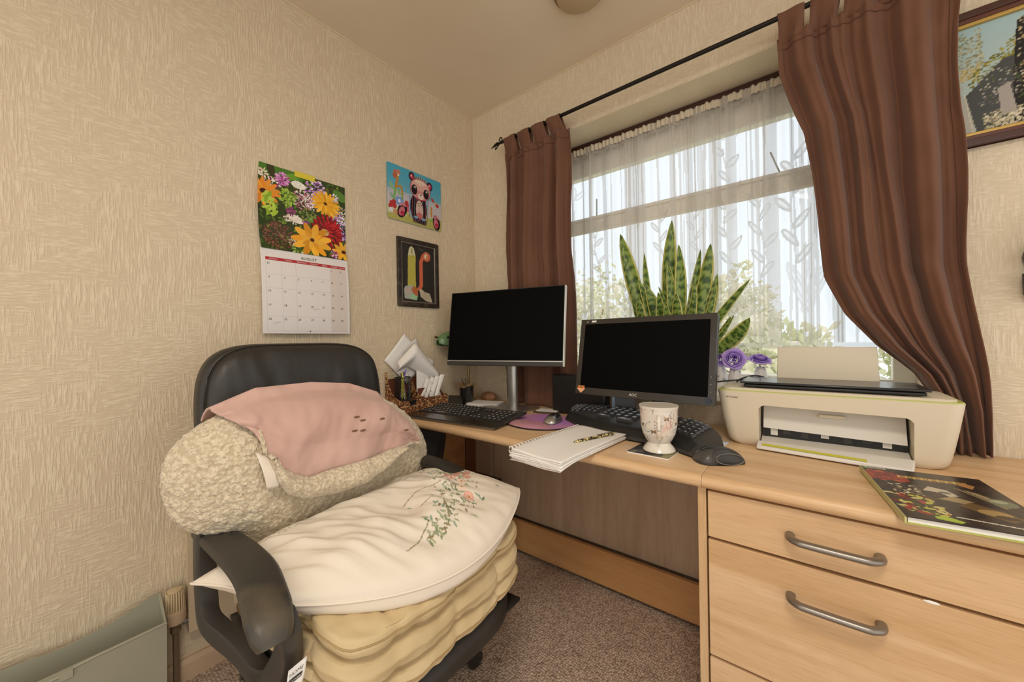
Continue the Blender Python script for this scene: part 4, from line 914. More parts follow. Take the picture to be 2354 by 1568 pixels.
hp=root('hanging_headset','black padded headset hanging on the wall at the right edge of the photo','headset',(2.07,-.03,1.19))
MB().tube(smooth_path([(2.040,-.035,1.265),(2.022,-.035,1.30),(2.026,-.035,1.345),(2.07,-.035,1.375),(2.12,-.035,1.345),(2.125,-.035,1.30),(2.115,-.035,1.265)],5),.008,8,flat=.7).build('headband',mat('navy_band','2c2f3d',.5),hp)
for x in (2.03,2.125): MB().lathe([(.030,-.006),(.036,-.012),(.036,-.048),(.028,-.056),(0,-.056)],(x+.012 if x<2.1 else x-.01,0,1.262),20,'y').build('ear_pad',m_black,hp)
MB().tube([(2.026,-.03,1.23),(2.018,-.03,1.215),(2.019,-.03,1.165),(2.03,-.03,1.15)],[.012,.017,.017,.010],10).build('control_box',m_black,hp)
MB().box((2.06,-.012,1.36),(2.085,-.001,1.40)).tube([(2.072,-.005,1.372),(2.072,-.05,1.364),(2.072,-.055,1.375)],.004,6).build('hook',m_steel,hp)
hp.location.x+=.014

# round fitting on the ceiling
cf=root('ceiling_fitting','round beige fitting on the ceiling at the top edge of the photo','ceiling fitting',(.905,-.345,2.40))
MB().lathe([(.098,2.3995),(.100,2.392),(.094,2.384)],(.905,-.345,0),48).build('base_ring',mat('fitting_rim','8d7454',.5),cf)
MB().lathe([(.088,2.390),(.086,2.374),(.070,2.366),(0,2.364)],(.905,-.345,0),48).build('cover',mat('fitting_cover','bca683',.5),cf)

# ------------------------------------------------------------------ monitors
def monitor(name,label,cx,cy,zc,w,h,yaw,tilt,bez,chin,fm,backm,depth=.022,rad=.006,chin_strip=None):
    t=root(name,label,'monitor',(cx,cy,T),rz=yaw)
    zc0=zc-T
    def q(x,z,y): # panel local -> root local
        return Vector((x, y*math.cos(tilt)+z*math.sin(tilt), zc0+z*math.cos(tilt)-y*math.sin(tilt)))
    def slab(x0,x1,z0,z1,y0,y1,nm,mt,bev=.0015):
        m=MB(); vs=[q(x,z,y) for z in (z0,z1) for y in (y0,y1) for x in (x0,x1)]
        m.add(vs,[(0,1,3,2),(4,6,7,5),(0,4,5,1),(2,3,7,6),(0,2,6,4),(1,5,7,3)]); return m.build(nm,mt,t,bevel=bev,local=True)
    slab(-w/2,w/2,-h/2,h/2,.004,depth,'housing',backm,rad*.6)
    m=MB(); X0,X1,Z0,Z1=-w/2,w/2,-h/2,h/2
    for a,b,c,d in ((X0,X0+bez,Z0,Z1),(X1-bez,X1,Z0,Z1),(X0+bez,X1-bez,Z0,Z0+chin),(X0+bez,X1-bez,Z1-bez,Z1)):
        vs=[q(x,z,y) for z in (c,d) for y in (-.002,.006) for x in (a,b)]; m.add(vs,[(0,1,3,2),(4,6,7,5),(0,4,5,1),(2,3,7,6),(0,2,6,4),(1,5,7,3)])
    bz=m.build('bezel',fm,t,local=True,smooth=False)
    slab(X0+bez,X1-bez,Z0+chin,Z1-bez,-.0005,.004,'screen',m_screen,0)
    return t,q,slab
m1,q1,sl1=monitor('monitor','large thin-bezelled monitor with a silver stand at the left end of the desk',.430,-.262,1.128,.602,.370,R(14.4),R(8.8),.003,.003,m_black,m_silver)
sl1(-.300,.300,-.185,-.165,-.004,.004,'chin',m_dark); sl1(-.300,.300,-.165,-.160,-.0035,.004,'chin_strip',m_silver,0); sl1(.3005,.305,-.185,.185,-.003,.018,'side_trim',mat('pale_silver','d8d4cc',.3,metal=.4),.001)
lettering(m1,[('hp',.008,q1(-.290,-.1625,-.0045),(1,0,0),(0,math.sin(R(8.8)),math.cos(R(8.8))))],m_whiteink,local=True)
MB().tube([(.405,-.165,.73),(.405,-.165,1.10)],.030,24,flat=.75,upv=(0,1,0)).build('stand_column',m_silver,m1)
MB().box((.397,-.1865,.80),(.413,-.182,.855)).build('cable_slot',m_handle,m1,bevel=.003)
MB().box((.27,-.315,T+.001),(.522,-.095,T+.010)).build('stand_base',m_silver,m1,bevel=.003)
MB().box((.36,-.215,1.07),(.45,-.155,1.16)).build('mount',m_black,m1,bevel=.004)
m2,q2,sl2=monitor('monitor','black glossy-framed monitor with an orange arrow sticker in the middle of the desk',1.088,-.276,.995,.510,.303,R(-3.2),R(11.4),.020,.026,mat('dark_bronze_frame','2f2a26',.32,coat=.2),m_black,depth=.03,rad=.012)
up2=(0,math.sin(R(11.4)),math.cos(R(11.4)))
lettering(m2,[('AOC',.0135,q2(-.012,-.139,-.0035),(1,0,0),up2)],m_whiteink,local=True)
lettering(m2,[('e2',.008,q2(-.225,.142,-.0035),(1,0,0),up2)],m_whiteink,local=True)
sl2(-.206,-.186,.139,.146,-.003,-.002,'badge',m_white_paper,0)
or_=mat('orange_sticker','d98545',.5); pe_=mat('peach_sticker','eeb48a',.5)
a_=MB(); a_.add([q2(x,z,-.0045) for x,z in ((-.243,-.119),(-.213,-.119),(-.213,-.130),(-.243,-.130))],[(0,1,2,3)]); a_.build('arrow_sticker',or_,m2,local=True,smooth=False)
a_=MB(); a_.add([q2(x,z,-.0046) for x,z in ((-.248,-.130),(-.208,-.130),(-.228,-.148))],[(0,1,2)]); a_.build('arrow_point',pe_,m2,local=True,smooth=False)
lettering(m2,[('LED',.008,q2(-.228,-.1245,-.0052),(1,0,0),up2)],m_dkbrown,local=True)
bt=MB(); bt.lathe([(.009,-.002),(.009,-.0045),(0,-.0045)],(0,0,0),20,'y'); 
for i,v in enumerate(bt.v): bt.v[i]=q2(v.x+.238,v.z-.136,v.y)
bt.build('power_button',mat('blue_black_button','20253a',.3),m2,local=True)
for k in range(4): 
    d_=MB().ell((0,0,0),(.0012,.0006,.0012),8,6); d_.v=[q2(v.x+.243,v.z-.06-.024*k,v.y-.0025) for v in d_.v]; d_.build('button_mark',m_grey,m2,local=True)
MB().tube([(1.11,-.110,T+.008),(1.11,-.110,.80),(1.10,-.150,.90),(1.09,-.215,.95)],[.035,.03,.03,.035],16,flat=.6,upv=(0,1,0)).build('stand_neck',m_black2,m2)
sb_=MB().lathe([(0,T+.002),(.105,T+.002),(.105,T+.008),(.06,T+.016),(0,T+.018)],(1.11,-.103,0),40)
for v_ in sb_.v: v_.x=1.11+(v_.x-1.11)*.78; v_.y=-.103+(v_.y+.103)*.78
sb_.build('stand_base',m_black2,m2)

# ------------------------------------------------------------------ keyboards
keym=mat('key_cap','33312f',.38); keyhi=mat('key_cap_light','3a3a3c',.38)
def key_mesh():
    m=MB(); a,b=.5,.42
    m.add([(-a,-a,0),(a,-a,0),(a,a,0),(-a,a,0),(-b,-b,1),(b,-b,1),(b,b,1),(-b,b,1)],[(3,2,1,0),(4,5,6,7),(0,1,5,4),(1,2,6,5),(2,3,7,6),(3,0,4,7)]); return m
k1=root('keyboard','slim black keyboard with a palm rest in front of the large monitor','keyboard',(.384,-.478,T),rz=R(4.5))
body=MB().prism([(-.118,.004),(.112,.022),(.118,.028),(.116,.032),(-.055,.018),(-.118,.011)],-.243,.250,'yz')
body.build('base',m_dark,k1,bevel=.002,local=True)
MB().prism([(-.122,.002),(-.055,.012),(-.055,.020),(-.118,.013)],-.245,.252,'yz').build('palm_rest',m_black2,k1,bevel=.002,local=True)
MB().box((-.245,-.123,.0),(.252,-.120,.010)).build('front_trim',m_steel,k1,local=True)
kp=None
mk_print=mat('key_legend','b9bfc6',.5)
def add_key(par,loc,size,rot,proto,mt=None):
    o=proto.copy(); sc.collection.objects.link(o); o.parent=par; o.location=loc; o.scale=size; o.rotation_euler=rot; W[o]=W[par]; return o
kproto=key_mesh().build('key',keym,k1,local=True,smooth=False); kproto.data.materials.append(mk_print)
me=kproto.data
# small pale legend on the cap
import bmesh
bm=bmesh.new(); bm.from_mesh(me)
vs_=[bm.verts.new(c) for c in ((-.26,-.08,1.03),(.08,-.08,1.03),(.08,.28,1.03),(-.26,.28,1.03))]; f_=bm.faces.new(vs_); f_.material_index=1; bm.to_mesh(me); bm.free()
first=True
def k1pos(x,y): return (x,y,.0185+(y+.055)*.082)
lay=[]
for r_ in range(6):
    y=-.040+.0262*r_
    if r_==0:
        lay+=[(x,y,w_) for x,w_ in ((-.225,.022),(-.200,.02),(-.176,.022),(-.095,.125),(-.020,.02),(.004,.02),(.030,.022))]
    else:
        for c_ in range(13 if r_<5 else 13): lay.append((-.228+.0212*c_+(.0 if r_>3 else .004*r_),y,.0185))
    if r_ in (0,4): lay+=[(.070+.021*c_,y,.0185) for c_ in range(3)]
    if r_==1: lay.append((.091,y,.0185))
    if r_<5: lay+=[(.146+.0235*c_,y,.020) for c_ in range(4)]
for i,(x,y,w_) in enumerate(lay[:99]):
    p=k1pos(x,y)
    if i==0: kproto.location=p; kproto.scale=(w_,.021,.006); kproto.rotation_euler=(.08,0,0)
    else: add_key(k1,p,(w_,.021,.006),(.08,0,0),kproto)

k2=root('keyboard','chunky black curved ergonomic keyboard between the notebook and the middle monitor','keyboard',(1.08,-.35,T))
FR_=[(.772,-.278),(.83,-.322),(.90,-.370),(1.0,-.408),(1.11,-.430),(1.215,-.438),(1.318,-.500)]
BK_=[(.800,-.250),(.850,-.212),(.95,-.192),(1.05,-.192),(1.16,-.208),(1.28,-.250),(1.370,-.345)]
def k2s(u,v,top=True):
    a=along(FR_,u); b=along(BK_,u); x=lerp(a[0],b[0],v); y=lerp(a[1],b[1],v)
    ed=min(u,1-u)*2; ez=min(1,min(ed*9,min(v,1-v)*9)); 
    z=.012+.042*v**.8+.006*math.sin(math.pi*u)+.008*math.sin(math.pi*v)
    return Vector((x,y,T+.003+(z*(ez**.35 if ez>0 else 0)+.002 if top else 0)))
kb_=MB().grid(lambda u,v:k2s(u,v),90,40); kb_.grid(lambda u,v:k2s(u,v,False),30,10)
kb_.build('base',m_dark,k2)
pr_=MB().grid(lambda u,v:k2s(lerp(.02,.98,u),lerp(.02,.27,v))+Vector((0,0,.0035*math.sin(math.pi*v))),80,10); pr_.build('palm_rest',mat('soft_black_rest','1f1f1e',.5,bump=(200,.2,.0006)),k2)
kp2=None; cnt=0
def k2key(u,v,wu,wv):
    global kp2,cnt
    c=k2s(u,v); cu=(k2s(u+.01,v)-k2s(u-.01,v)); cvv=(k2s(u,v+.02)-k2s(u,v-.02)); ang=math.atan2(cu.y,cu.x); til=math.atan2(cvv.z,math.hypot(cvv.x,cvv.y))
    loc=c-Vector((1.08,-.35,T)); 
    if kp2 is None:
        kp2=kproto.copy(); kp2.data=kproto.data.copy(); kp2.data.materials[0]=keyhi; sc.collection.objects.link(kp2); kp2.parent=k2; o=kp2
    else: o=kp2.copy(); sc.collection.objects.link(o); o.parent=k2
    o.location=loc; o.scale=(wu,wv,.0085); o.rotation_euler=(til*.8,0,ang); W[o]=W[k2]; cnt+=1
for r_ in range(6):
    v=.335+.112*r_
    for c_ in range(6 if r_ else 2): k2key(.07+.050*c_ if r_ else .10+.07*c_,v,.0185,.0165)
    for c_ in range(6 if r_ else 2): k2key(.405+.048*c_ if r_ else .42+.14*c_,v,.0185 if r_ else .06,.0165)
    if r_ in (0,3,4): 
        for c_ in range(2): k2key(.735+.036*c_,v,.0175,.0165)
    if r_<5:
        for c_ in range(4): k2key(.825+.038*c_,v,.0175,.0165)

# ------------------------------------------------------------------ mice, pad, notebook, mug
pad_=root('mouse_mat','purple and pink gel mouse mat between the two keyboards','mouse mat',(.70,-.36,T))
PO=[]
for k in range(48):
    a=2*math.pi*k/48; PO.append((.708+.150*math.cos(a)*(1+.10*math.sin(a)),-.352+.152*math.sin(a)*(1+.06*math.cos(2*a))))
PO=[(x-.10*(y+.352)*.3,y) for x,y in PO]
MB().prism(PO,T+.0005,T+.004,'xy').build('rubber_base',m_black,pad_,smooth=False)
cvp=MB().prism([(.708+(x-.708)*.965,-.352+(y+.352)*.965) for x,y in PO],T+.004,T+.006,'xy'); cvp.build('cloth_top',mat('purple_cloth','b278c4',.7,var=('c98fa8',5)),pad_,smooth=False)
def gel(u,v):
    a=2*math.pi*u; r=v; x=.700+.105*r*math.cos(a); y=-.440+.052*r*math.sin(a)+.12*(x-.70)**1*(-.35); return Vector((x,y,T+.006+.012*max(0,1-r**4)))
MB().grid(gel,40,12,cu=True).build('gel_rest',mat('gel_pink_brown','b98a78',.4,var=('c08a9c',5)),pad_)
def mouse_shape(L,Wd,Hh,tail=.6):
    def f(u,v):
        a=2*math.pi*u; r=math.sin(v*math.pi/2); x=L/2*r*se(math.cos(a),.85); y=Wd/2*r*se(math.sin(a),.8)*(1-.12*math.cos(2*math.pi*x/L)+.0)
        zz=Hh*max(0,1-r**2.4)**.5*(.86+.28*(x/L)*tail-.5*(x/L)**2); return Vector((x,y,.002+zz))
    return f
mo=root('mouse','small silver and black mouse on the purple mouse mat','mouse',(.757,-.345,T+.006),rz=R(100))
ms1=mouse_shape(.105,.062,.036)
MB().grid(ms1,48,20,cu=True).grid(lambda u,v:Vector((.0525*v*math.cos(6.2832*u),.031*v*math.sin(6.2832*u),.001)),24,3,cu=True).build('shell',m_silver,mo,local=True)
MB().grid(lambda u,v:ms1(u,v*.62)+Vector((.004,0,.0012)),40,14,cu=True).build('top_cover',m_black2,mo,local=True)
MB().tube([Vector((.018,0,.031)),Vector((.034,0,.028))],.0035,8).build('scroll_wheel',m_black,mo,local=True)
mo2=root('mouse','black sculpted ergonomic mouse beside the mug and in front of the printer','mouse',(1.380,-.486,T),rz=R(38+180))
ms2=mouse_shape(.128,.086,.045,.3)
def erg(u,v):
    p=ms2(u,v)
    k=math.exp(-((p.x+.012)/.034)**2-((p.y-.036)/.016)**2)   # thumb hollow on the near side
    p.y-=.012*k; return p
MB().grid(erg,80,40,cu=True).grid(lambda u,v:Vector((.060*v*math.cos(6.2832*u),.040*v*math.sin(6.2832*u),.001)),24,3,cu=True).build('shell',m_dark,mo2,local=True)
MB().tube([erg(.5-.0+.0,.0)+Vector((.02,0,0))]+[Vector((-.012+.036*math.cos(t_),.036+.0*t_,.018+.013*math.sin(t_)))+Vector((0,.0025-.007*math.sin(t_),0)) for t_ in [k*.35 for k in range(0)]] if False else [Vector((-.012+.037*math.cos(t_),.0345-.009*math.sin(t_),.016+.012*math.sin(t_))) for t_ in [k*2*math.pi/24 for k in range(24)]],.0009,6,closed=True).build('thumb_trim',m_handle,mo2,local=True)
MB().tube([Vector((.030,0,.040)),Vector((.046,0,.034))],.0045,10).build('scroll_wheel',m_black,mo2,local=True)
MB().grid(lambda u,v:erg(lerp(-.16,.16,u),lerp(.35,.93,v))*1.0+Vector((.0012,0,.0012)),30,20).build('button_cover',mat('dark_satin','45423e',.35),mo2,local=True)

nb=root('spiral_notebook','open spiral notebook with blank curled pages overhanging the desk edge','notebook',(.988,-.606,T),rz=R(-3.5))
def page(k,tot):
    def f(u,v):
        x=lerp(-.083,.094,u)+.003*math.sin(k*2.1); y=lerp(-.192,.190,v)+.004*math.sin(k*1.3)*(1-u)
        z=.004+.0022*k+ .010*(k/tot)*math.sin(math.pi*(1-v))*.3 -(.010*(tot-k)/tot)*max(0,(.22-v)/.22)**1.5 + .0014*math.sin(u*7+k)+.006*(1-u)*(k/tot)
        return Vector((x,y,max(.002,z) if v>.2 else z))
    return f
NP=8
for k in range(NP):
    MB().grid(page(k,NP),24,30).build('page_block' if k<NP-1 else 'top_page',m_white_paper if k else m_grey,nb,local=True,solid=.0016)
co=MB(); pts=[]
for k in range(24*12+1):
    t_=k/12; yy=-.185+t_*.0155; a=2*math.pi*(k%12)/12; pts.append(Vector((-.086+.012*math.cos(a),yy,.0155+.0135*math.sin(a))))
co.tube(pts,.0024,6).build('spiral_binding',mat('white_wire','efeae4',.35),nb,local=True)
pen=root('patterned_pen','leopard patterned pen lying on the spiral notebook','pen',(1.035,-.545,.7475))
pa,pb=Vector((1.012,-.628,.7515)),Vector((1.070,-.462,.7525))
MB().tube([pa,pa.lerp(pb,.08),pa.lerp(pb,.5),pa.lerp(pb,.94),pb],[.0012,.0045,.005,.0048,.003],12).build('barrel',mat('leopard_pen','d9c98a',.3,var=('3a2a18',160,.45,.5)),pen)
MB().tube([pa.lerp(pb,.55)+Vector((0,0,.0065)),pa.lerp(pb,.93)+Vector((0,0,.0065)),pa.lerp(pb,.95)+Vector((0,0,.003))],.0012,6).build('clip',m_silver,pen)

cs=root('coaster','square black patterned coaster under the mug','coaster',(1.211,-.492,T),rz=R(-3))
cv=Cv(90,90,'2a2724',asp=1); rr=random.Random(9)
for k in range(70):
    x,y=rr.random(),rr.random(); cv.line([(x,y),(x+.12*rr.random(),y+.05*rr.gauss(0,1)),(x+.2*rr.random(),y+.08*rr.gauss(0,1))],.008,rr.choice(['7c775a','9a9472','5a5644','b0a88a']))
cv.poly([(.80,0),(1,0),(1,.7),(.86,.55)],'8f8a5e')
MB().box((-.0605,-.0625,.0005),(.0605,.0625,.004)).build('board',m_white_paper,cs,local=True,smooth=False)
sheet('printed_top',m_paint,cs,lambda u,v:W[cs]@Vector((lerp(-.0605,.0605,u),lerp(-.0625,.0625,v),.0043)),90,90,cv.a)
mug=root('footed_mug','white footed china mug painted with butterflies and pink blossom','mug',(1.222,-.488,T+.0047))
MP=[(.030,.0),(.045,.001),(.046,.004),(.040,.014),(.033,.022),(.031,.026),(.037,.034),(.046,.052),(.051,.075),(.0525,.10),(.0535,.122),(.056,.135)]
cv=Cv(300,130,'ddd6cc',asp=2.4); rr=random.Random(12)
for k in range(26): cv.ell(rr.random(),rr.random(),.13,.09,rr.choice(['e0c0b4','d8dad6','e4d2c2','cfd3cf']),rr.random()*3,.6)
for k in range(60):
    x,y=rr.random(),rr.random(); c=rr.choice(['8a7f78','c99a90','6f6a72','b98f7a','9c8c6a']); pts=[(x,y)]
    a=rr.random()*6.3
    for j in range(7): a+=rr.gauss(0,.5); pts.append((pts[-1][0]+.035*math.cos(a)/2.4,pts[-1][1]+.035*math.sin(a)))
    cv.line(pts,.006,c)
for k in range(9):
    x,y=.06+.115*k,.25+.5*((k*37)%10)/10
    for s_ in (-1,1): cv.ell(x+s_*.013,y+.02,.040,.020,rr.choice(['8e7450','6f5a72','a98f62','5c5450']),s_*.7+.3); cv.ell(x+s_*.012,y-.02,.03,.02,'7d6a5a',-s_*.6)
for k in range(40): cv.ell(rr.random(),rr.random(),.014,.014,rr.choice(['b0564a','c9847a','4a403c','d9a690']))
cv.a[cv.Y>.965]=cv.c('e6ded2')
body_r=[(0,.031,.026),(.08,.037,.034),(.24,.046,.052),(.45,.051,.075),(.68,.0525,.10),(.88,.0535,.122),(1,.056,.135)]
def mugp(u,v):
    r=interp([(a,b) for a,b,c in body_r],v); z=interp([(a,c) for a,b,c in body_r],v); a=2*math.pi*u
    return W[mug]@Vector((r*math.cos(a),r*math.sin(a),z))
sheet('painted_body',attr_mat('glazed_china','paint',.15),mug,mugp,300,130,cv.a)
china=mat('white_china','e6dfd2',.15)
MB().lathe([(0,.001),(.045,.001),(.046,.004),(.040,.014),(.033,.022),(.031,.0265)],(0,0,0),48).build('foot',china,mug,local=True)
MB().lathe([(.056,.135),(.0545,.1355),(.051,.122),(.049,.10),(.043,.055),(.02,.035),(0,.034)],(0,0,0),48).build('inner',china,mug,local=True)
hd=Vector((.30,-.95,0)).normalized(); 
MB().tube(smooth_path([hd*.050+Vector((0,0,.108)),hd*.068+Vector((0,0,.112)),hd*.084+Vector((0,0,.098)),hd*.080+Vector((0,0,.072)),hd*.062+Vector((0,0,.052)),hd*.044+Vector((0,0,.046))],6),.0062,10,flat=.8).build('handle',china,mug,local=True)

# ------------------------------------------------------------------ printer, laptop, book
pr=root('printer','cream all-in-one inkjet printer with its output flap open','printer',(1.605,-.16,T))
def rring(z,n=72):
    t=(z-T)/.169; xl=lerp(1.373,1.338,t**.7); xr=lerp(1.842,1.872,t**.7); yf=lerp(-.262,-.272,t); yb=-.062; r=.030
    if t<.12: s_=.010*(1-t/.12)**2; xl+=s_;xr-=s_;yf+=s_
    pts=[]
    for cx_,cy_,a0 in ((xr-r,yb-r,0),(xl+r,yb-r,90),(xl+r,yf+r,180),(xr-r,yf+r,270)):
        for k in range(n//4): a=R(a0+90*k/(n//4-1)); pts.append((cx_+r*math.cos(a),cy_+r*math.sin(a),z))
    return pts
zs=[T+.001,T+.006,T+.014,T+.03,T+.06,T+.10,T+.14,T+.165,T+.169]
m=MB(); vs=[]; 
for z in zs: vs+=rring(z)
n_=72; fs=[(i*n_+k,i*n_+(k+1)%n_,(i+1)*n_+(k+1)%n_,(i+1)*n_+k) for i in range(len(zs)-1) for k in range(n_)]+[tuple(range(n_))[::-1],tuple((len(zs)-1)*n_+k for k in range(n_))]
m.add(vs,fs); body=m.build('body',m_printer,pr,ang=50)
cut=MB(); cut.prism([(1.452,T-.01),(1.782,T-.01),(1.782,.838),(1.776,.846),(1.768,.850),(1.466,.854),(1.458,.850),(1.452,.842)],-.32,-.155,'xz'); co_=cut.build('cutter',m_printer,pr,smooth=False)
bo=body.modifiers.new('b','BOOLEAN'); bo.operation='DIFFERENCE'; bo.object=co_; bo.solver='EXACT'
bpy.context.view_layer.update(); dg=bpy.context.evaluated_depsgraph_get(); nm_=bpy.data.meshes.new_from_object(body.evaluated_get(dg)); body.modifiers.clear(); body.data=nm_; bpy.data.objects.remove(co_)
try: nm_.set_sharp_from_angle(angle=R(35))
except Exception: pass
MB().add([(1.460,-.195,.852),(1.776,-.195,.850),(1.776,-.222,.770),(1.460,-.222,.778),(1.460,-.190,.852),(1.776,-.190,.850),(1.776,-.217,.770),(1.460,-.217,.778)],[(0,1,2,3),(7,6,5,4),(0,4,5,1),(1,5,6,2),(2,6,7,3),(3,7,4,0)]).build('cartridge_door',m_printer2,pr,smooth=False)
MB().box((1.595,-.214,.822),(1.655,-.204,.832)).build('door_grip',m_printer,pr,bevel=.002)
MB().box((1.458,-.210,.748),(1.778,-.200,.782)).build('roller_slot',m_black,pr,smooth=False)
for k,x in enumerate((1.478,1.51,1.553,1.60,1.65,1.69,1.73,1.76)): MB().box((x,-.2115,.762 if k%2 else .755),(x+.018,-.2095,.779)).build('guide_tooth',m_dark if k%3 else m_printer2,pr,smooth=False)
MB().prism([(-.168,T+.004),(-.168,T+.030),(-.205,T+.026),(-.268,T+.014),(-.268,T+.004)],1.456,1.779,'yz').build('inner_tray',m_printer2,pr,smooth=False)
fl_=MB().add([(1.449,-.268,T+.004),(1.783,-.268,T+.004),(1.770,-.345,T+.004),(1.449,-.305,T+.004),(1.449,-.266,T+.022),(1.783,-.266,T+.022),(1.770,-.343,T+.014),(1.449,-.303,T+.014)],[(3,2,1,0),(4,5,6,7),(0,1,5,4),(1,2,6,5),(2,3,7,6),(3,0,4,7)])
fl_.build('output_flap',mat('white_plastic','e4e0da',.4),pr,bevel=.003)
MB().add([(1.462,-.301,T+.0156),(1.690,-.3285,T+.0156),(1.690,-.314,T+.0182),(1.462,-.287,T+.0188)],[(0,1,2,3)]).build('lime_strip',m_lime,pr,smooth=False)
def ins(d,z): return [(lerp(x,1.605,d),lerp(y,-.167,d*1.6),z) for x,y,_ in rring(.893)]
lid=MB(); vs=ins(.002,.8925)+ins(.006,.896); lid.add(vs,[(k,(k+1)%72,72+(k+1)%72,72+k) for k in range(72)]+[tuple(range(72,144))]); lid.build('lime_rim',mat('pale_lime','b9bd6a',.45),pr,smooth=False)
lid=MB(); vs=ins(.045,.8955)+ins(.045,.901)+ins(.06,.903); lid.add(vs,[(j*72+k,j*72+(k+1)%72,(j+1)*72+(k+1)%72,(j+1)*72+k) for j in range(2) for k in range(72)]+[tuple(range(144,216))]); lid.build('scanner_lid',m_printer,pr,ang=30)
MB().add([(1.487,-.070,.895),(1.742,-.070,.895),(1.737,-.052,1.026),(1.489,-.052,1.026),(1.487,-.064,.895),(1.742,-.064,.895),(1.737,-.046,1.026),(1.489,-.046,1.026)],[(0,1,2,3),(7,6,5,4),(0,4,5,1),(1,5,6,2),(2,6,7,3),(3,7,4,0)]).build('paper_support',m_printer,pr,bevel=.002)
lettering(pr,[('HP DeskJet',.0072,(1.382,-.2735,.874),(1,0,0),(0,-.06,1))],m_ink)
lp=root('laptop','closed black laptop lying on top of the cream printer','laptop',(1.61,-.16,.9035))
MB().box((1.412,-.252,.9065),(1.808,-.080,.9155)).build('base',m_black,lp,bevel=.003)
MB().box((1.402,-.258,.917),(1.816,-.074,.9235)).build('lid',mat('laptop_lid','24272c',.30,coat=.25),lp,bevel=.003)
MB().box((1.44,-.082,.913),(1.78,-.076,.920)).build('hinge',m_dark,lp)
MB().box((1.43,-.245,.9035),(1.445,-.235,.907)).build('foot',m_black,lp); MB().box((1.775,-.245,.9035),(1.79,-.235,.907)).build('foot',m_black,lp)
MB().box((1.745,-.227,.9236),(1.795,-.219,.9242)).build('emblem',m_handle,lp,smooth=False)
cbl=MB().tube(smooth_path([(1.29,-.205,.905),(1.33,-.15,.908),(1.37,-.125,.912),(1.405,-.13,.916)],6),.003,8).build('power_cable',m_black,None); tag(cbl,'black cable running from behind the middle monitor to the laptop','cable')
cb2=MB().tube(smooth_path([(1.372,-.10,.904),(1.385,-.085,.915),(1.42,-.066,.926),(1.45,-.068,.922)],6),.0028,8).build('cable_loop',m_black,None); tag(cb2,'short loop of black cable behind the corner of the laptop','cable')

bk=root('hardback_book','dark illustrated hardback book with lime edges lying at the right end of the desk','book',(1.790,-.512,T),rz=R(7))
cv=Cv(200,260,'2b2320',asp=.66); rr=random.Random(33)
for k in range(220): cv.ell(rr.random(),rr.random(),.05,.02,rr.choice(['332a26','241d1b','3c2f29','2f2a2a','44332b']),rr.random()*3)
for k in range(60): cv.ell(.02+.26*rr.random()**1.3,.70+.20*rr.random(),.045,.02,rr.choice(['a53a26','8c2d22','c25a2e','7a241c']),rr.random()*3)
for k in range(90): cv.ell(.03+.30*rr.random(),.10+.32*rr.random(),.03,.016,rr.choice(['9a2f28','6f2320','b9b64c','4a4a28','c9c07a','2c241f']),rr.random()*3)
for k in range(70): cv.ell(.10+.22*rr.random(),.42+.22*rr.random(),.008,.008,rr.choice(['a89a7c','d9d0b4','6b5c4a']))
cv.poly([(.22,.04),(.36,.02),(.40,.05),(.33,.09),(.22,.08)],'a9c23c'); cv.poly([(.80,.03),(.98,.0),(1,.03),(.9,.08)],'b6c060')
for k in range(26): # gold title letters kept as illegible ornament strokes
    x=.27+.55*k/26; cv.line([(x,.80+.004*(k%3)),(x+.012,.845+.006*(k%2))],.006,'b58f3e' if k%3 else 'd6b765')
cv.poly([(.36,.56),(.44,.66),(.56,.62),(.60,.52),(.52,.48),(.48,.55)],'c9bca6'); cv.poly([(.40,.42),(.55,.50),(.66,.44),(.56,.38)],'a08a64'); cv.ell(.52,.56,.03,.02,'5a6068')
cv.poly([(.50,.34),(.62,.42),(.78,.34),(.86,.24),(.74,.16),(.62,.24)],'6b5230'); cv.ell(.70,.28,.07,.05,'a88a54'); cv.ell(.75,.23,.05,.03,'3c2a1a')
for k in range(9): cv.line([(.62+.02*k,.72-.01*k),(.82+.012*k,.38+.01*k)],.006,rr.choice(['8f7f5c','4f4638','b7a580','2d2620']))
cv.poly([(.72,.78),(.80,.84),(.86,.80),(.80,.72)],'b7844e'); cv.ell(.88,.50,.06,.07,'6f7560'); cv.ell(.86,.52,.04,.03,'a7ab8c')
for k in range(30): x=.38+.40*k/30; cv.line([(x,.115-.03*k/30),(x+.007,.125-.03*k/30)],.004,'d8d0c0')
cv.poly([(.03,.955),(.03,.99),(.22,.99),(.22,.955)],'ded8c8'); 
for k in range(22): cv.line([(.06+.007*k,.960),(.06+.007*k,.985)],.0016,'4b4540')
cv.ell(.025,.965,.03,.014,'5f9a4a')
MB().box((-.098,-.155,.002),(.098,.155,.0035)).build('back_cover',mat('lime_cover_edge','b4b95a',.5),bk,local=True,smooth=False)
MB().box((-.094,-.150,.0035),(.094,.150,.0135)).build('page_block',m_white_paper,bk,local=True,smooth=False)
MB().box((-.098,-.155,.0135),(.098,.155,.0150)).build('front_cover',mat('cover_board','3a322c',.5),bk,local=True,smooth=False)
MB().box((-.0995,-.155,.002),(-.0965,.155,.0150)).build('spine',mat('pale_lime_spine','c3bf86',.5),bk,local=True,smooth=False)
sheet('cover_picture',m_gloss,bk,lambda u,v:W[bk]@Vector((lerp(-.098,.098,u),lerp(-.155,.155,v),.0153)),200,260,cv.a)

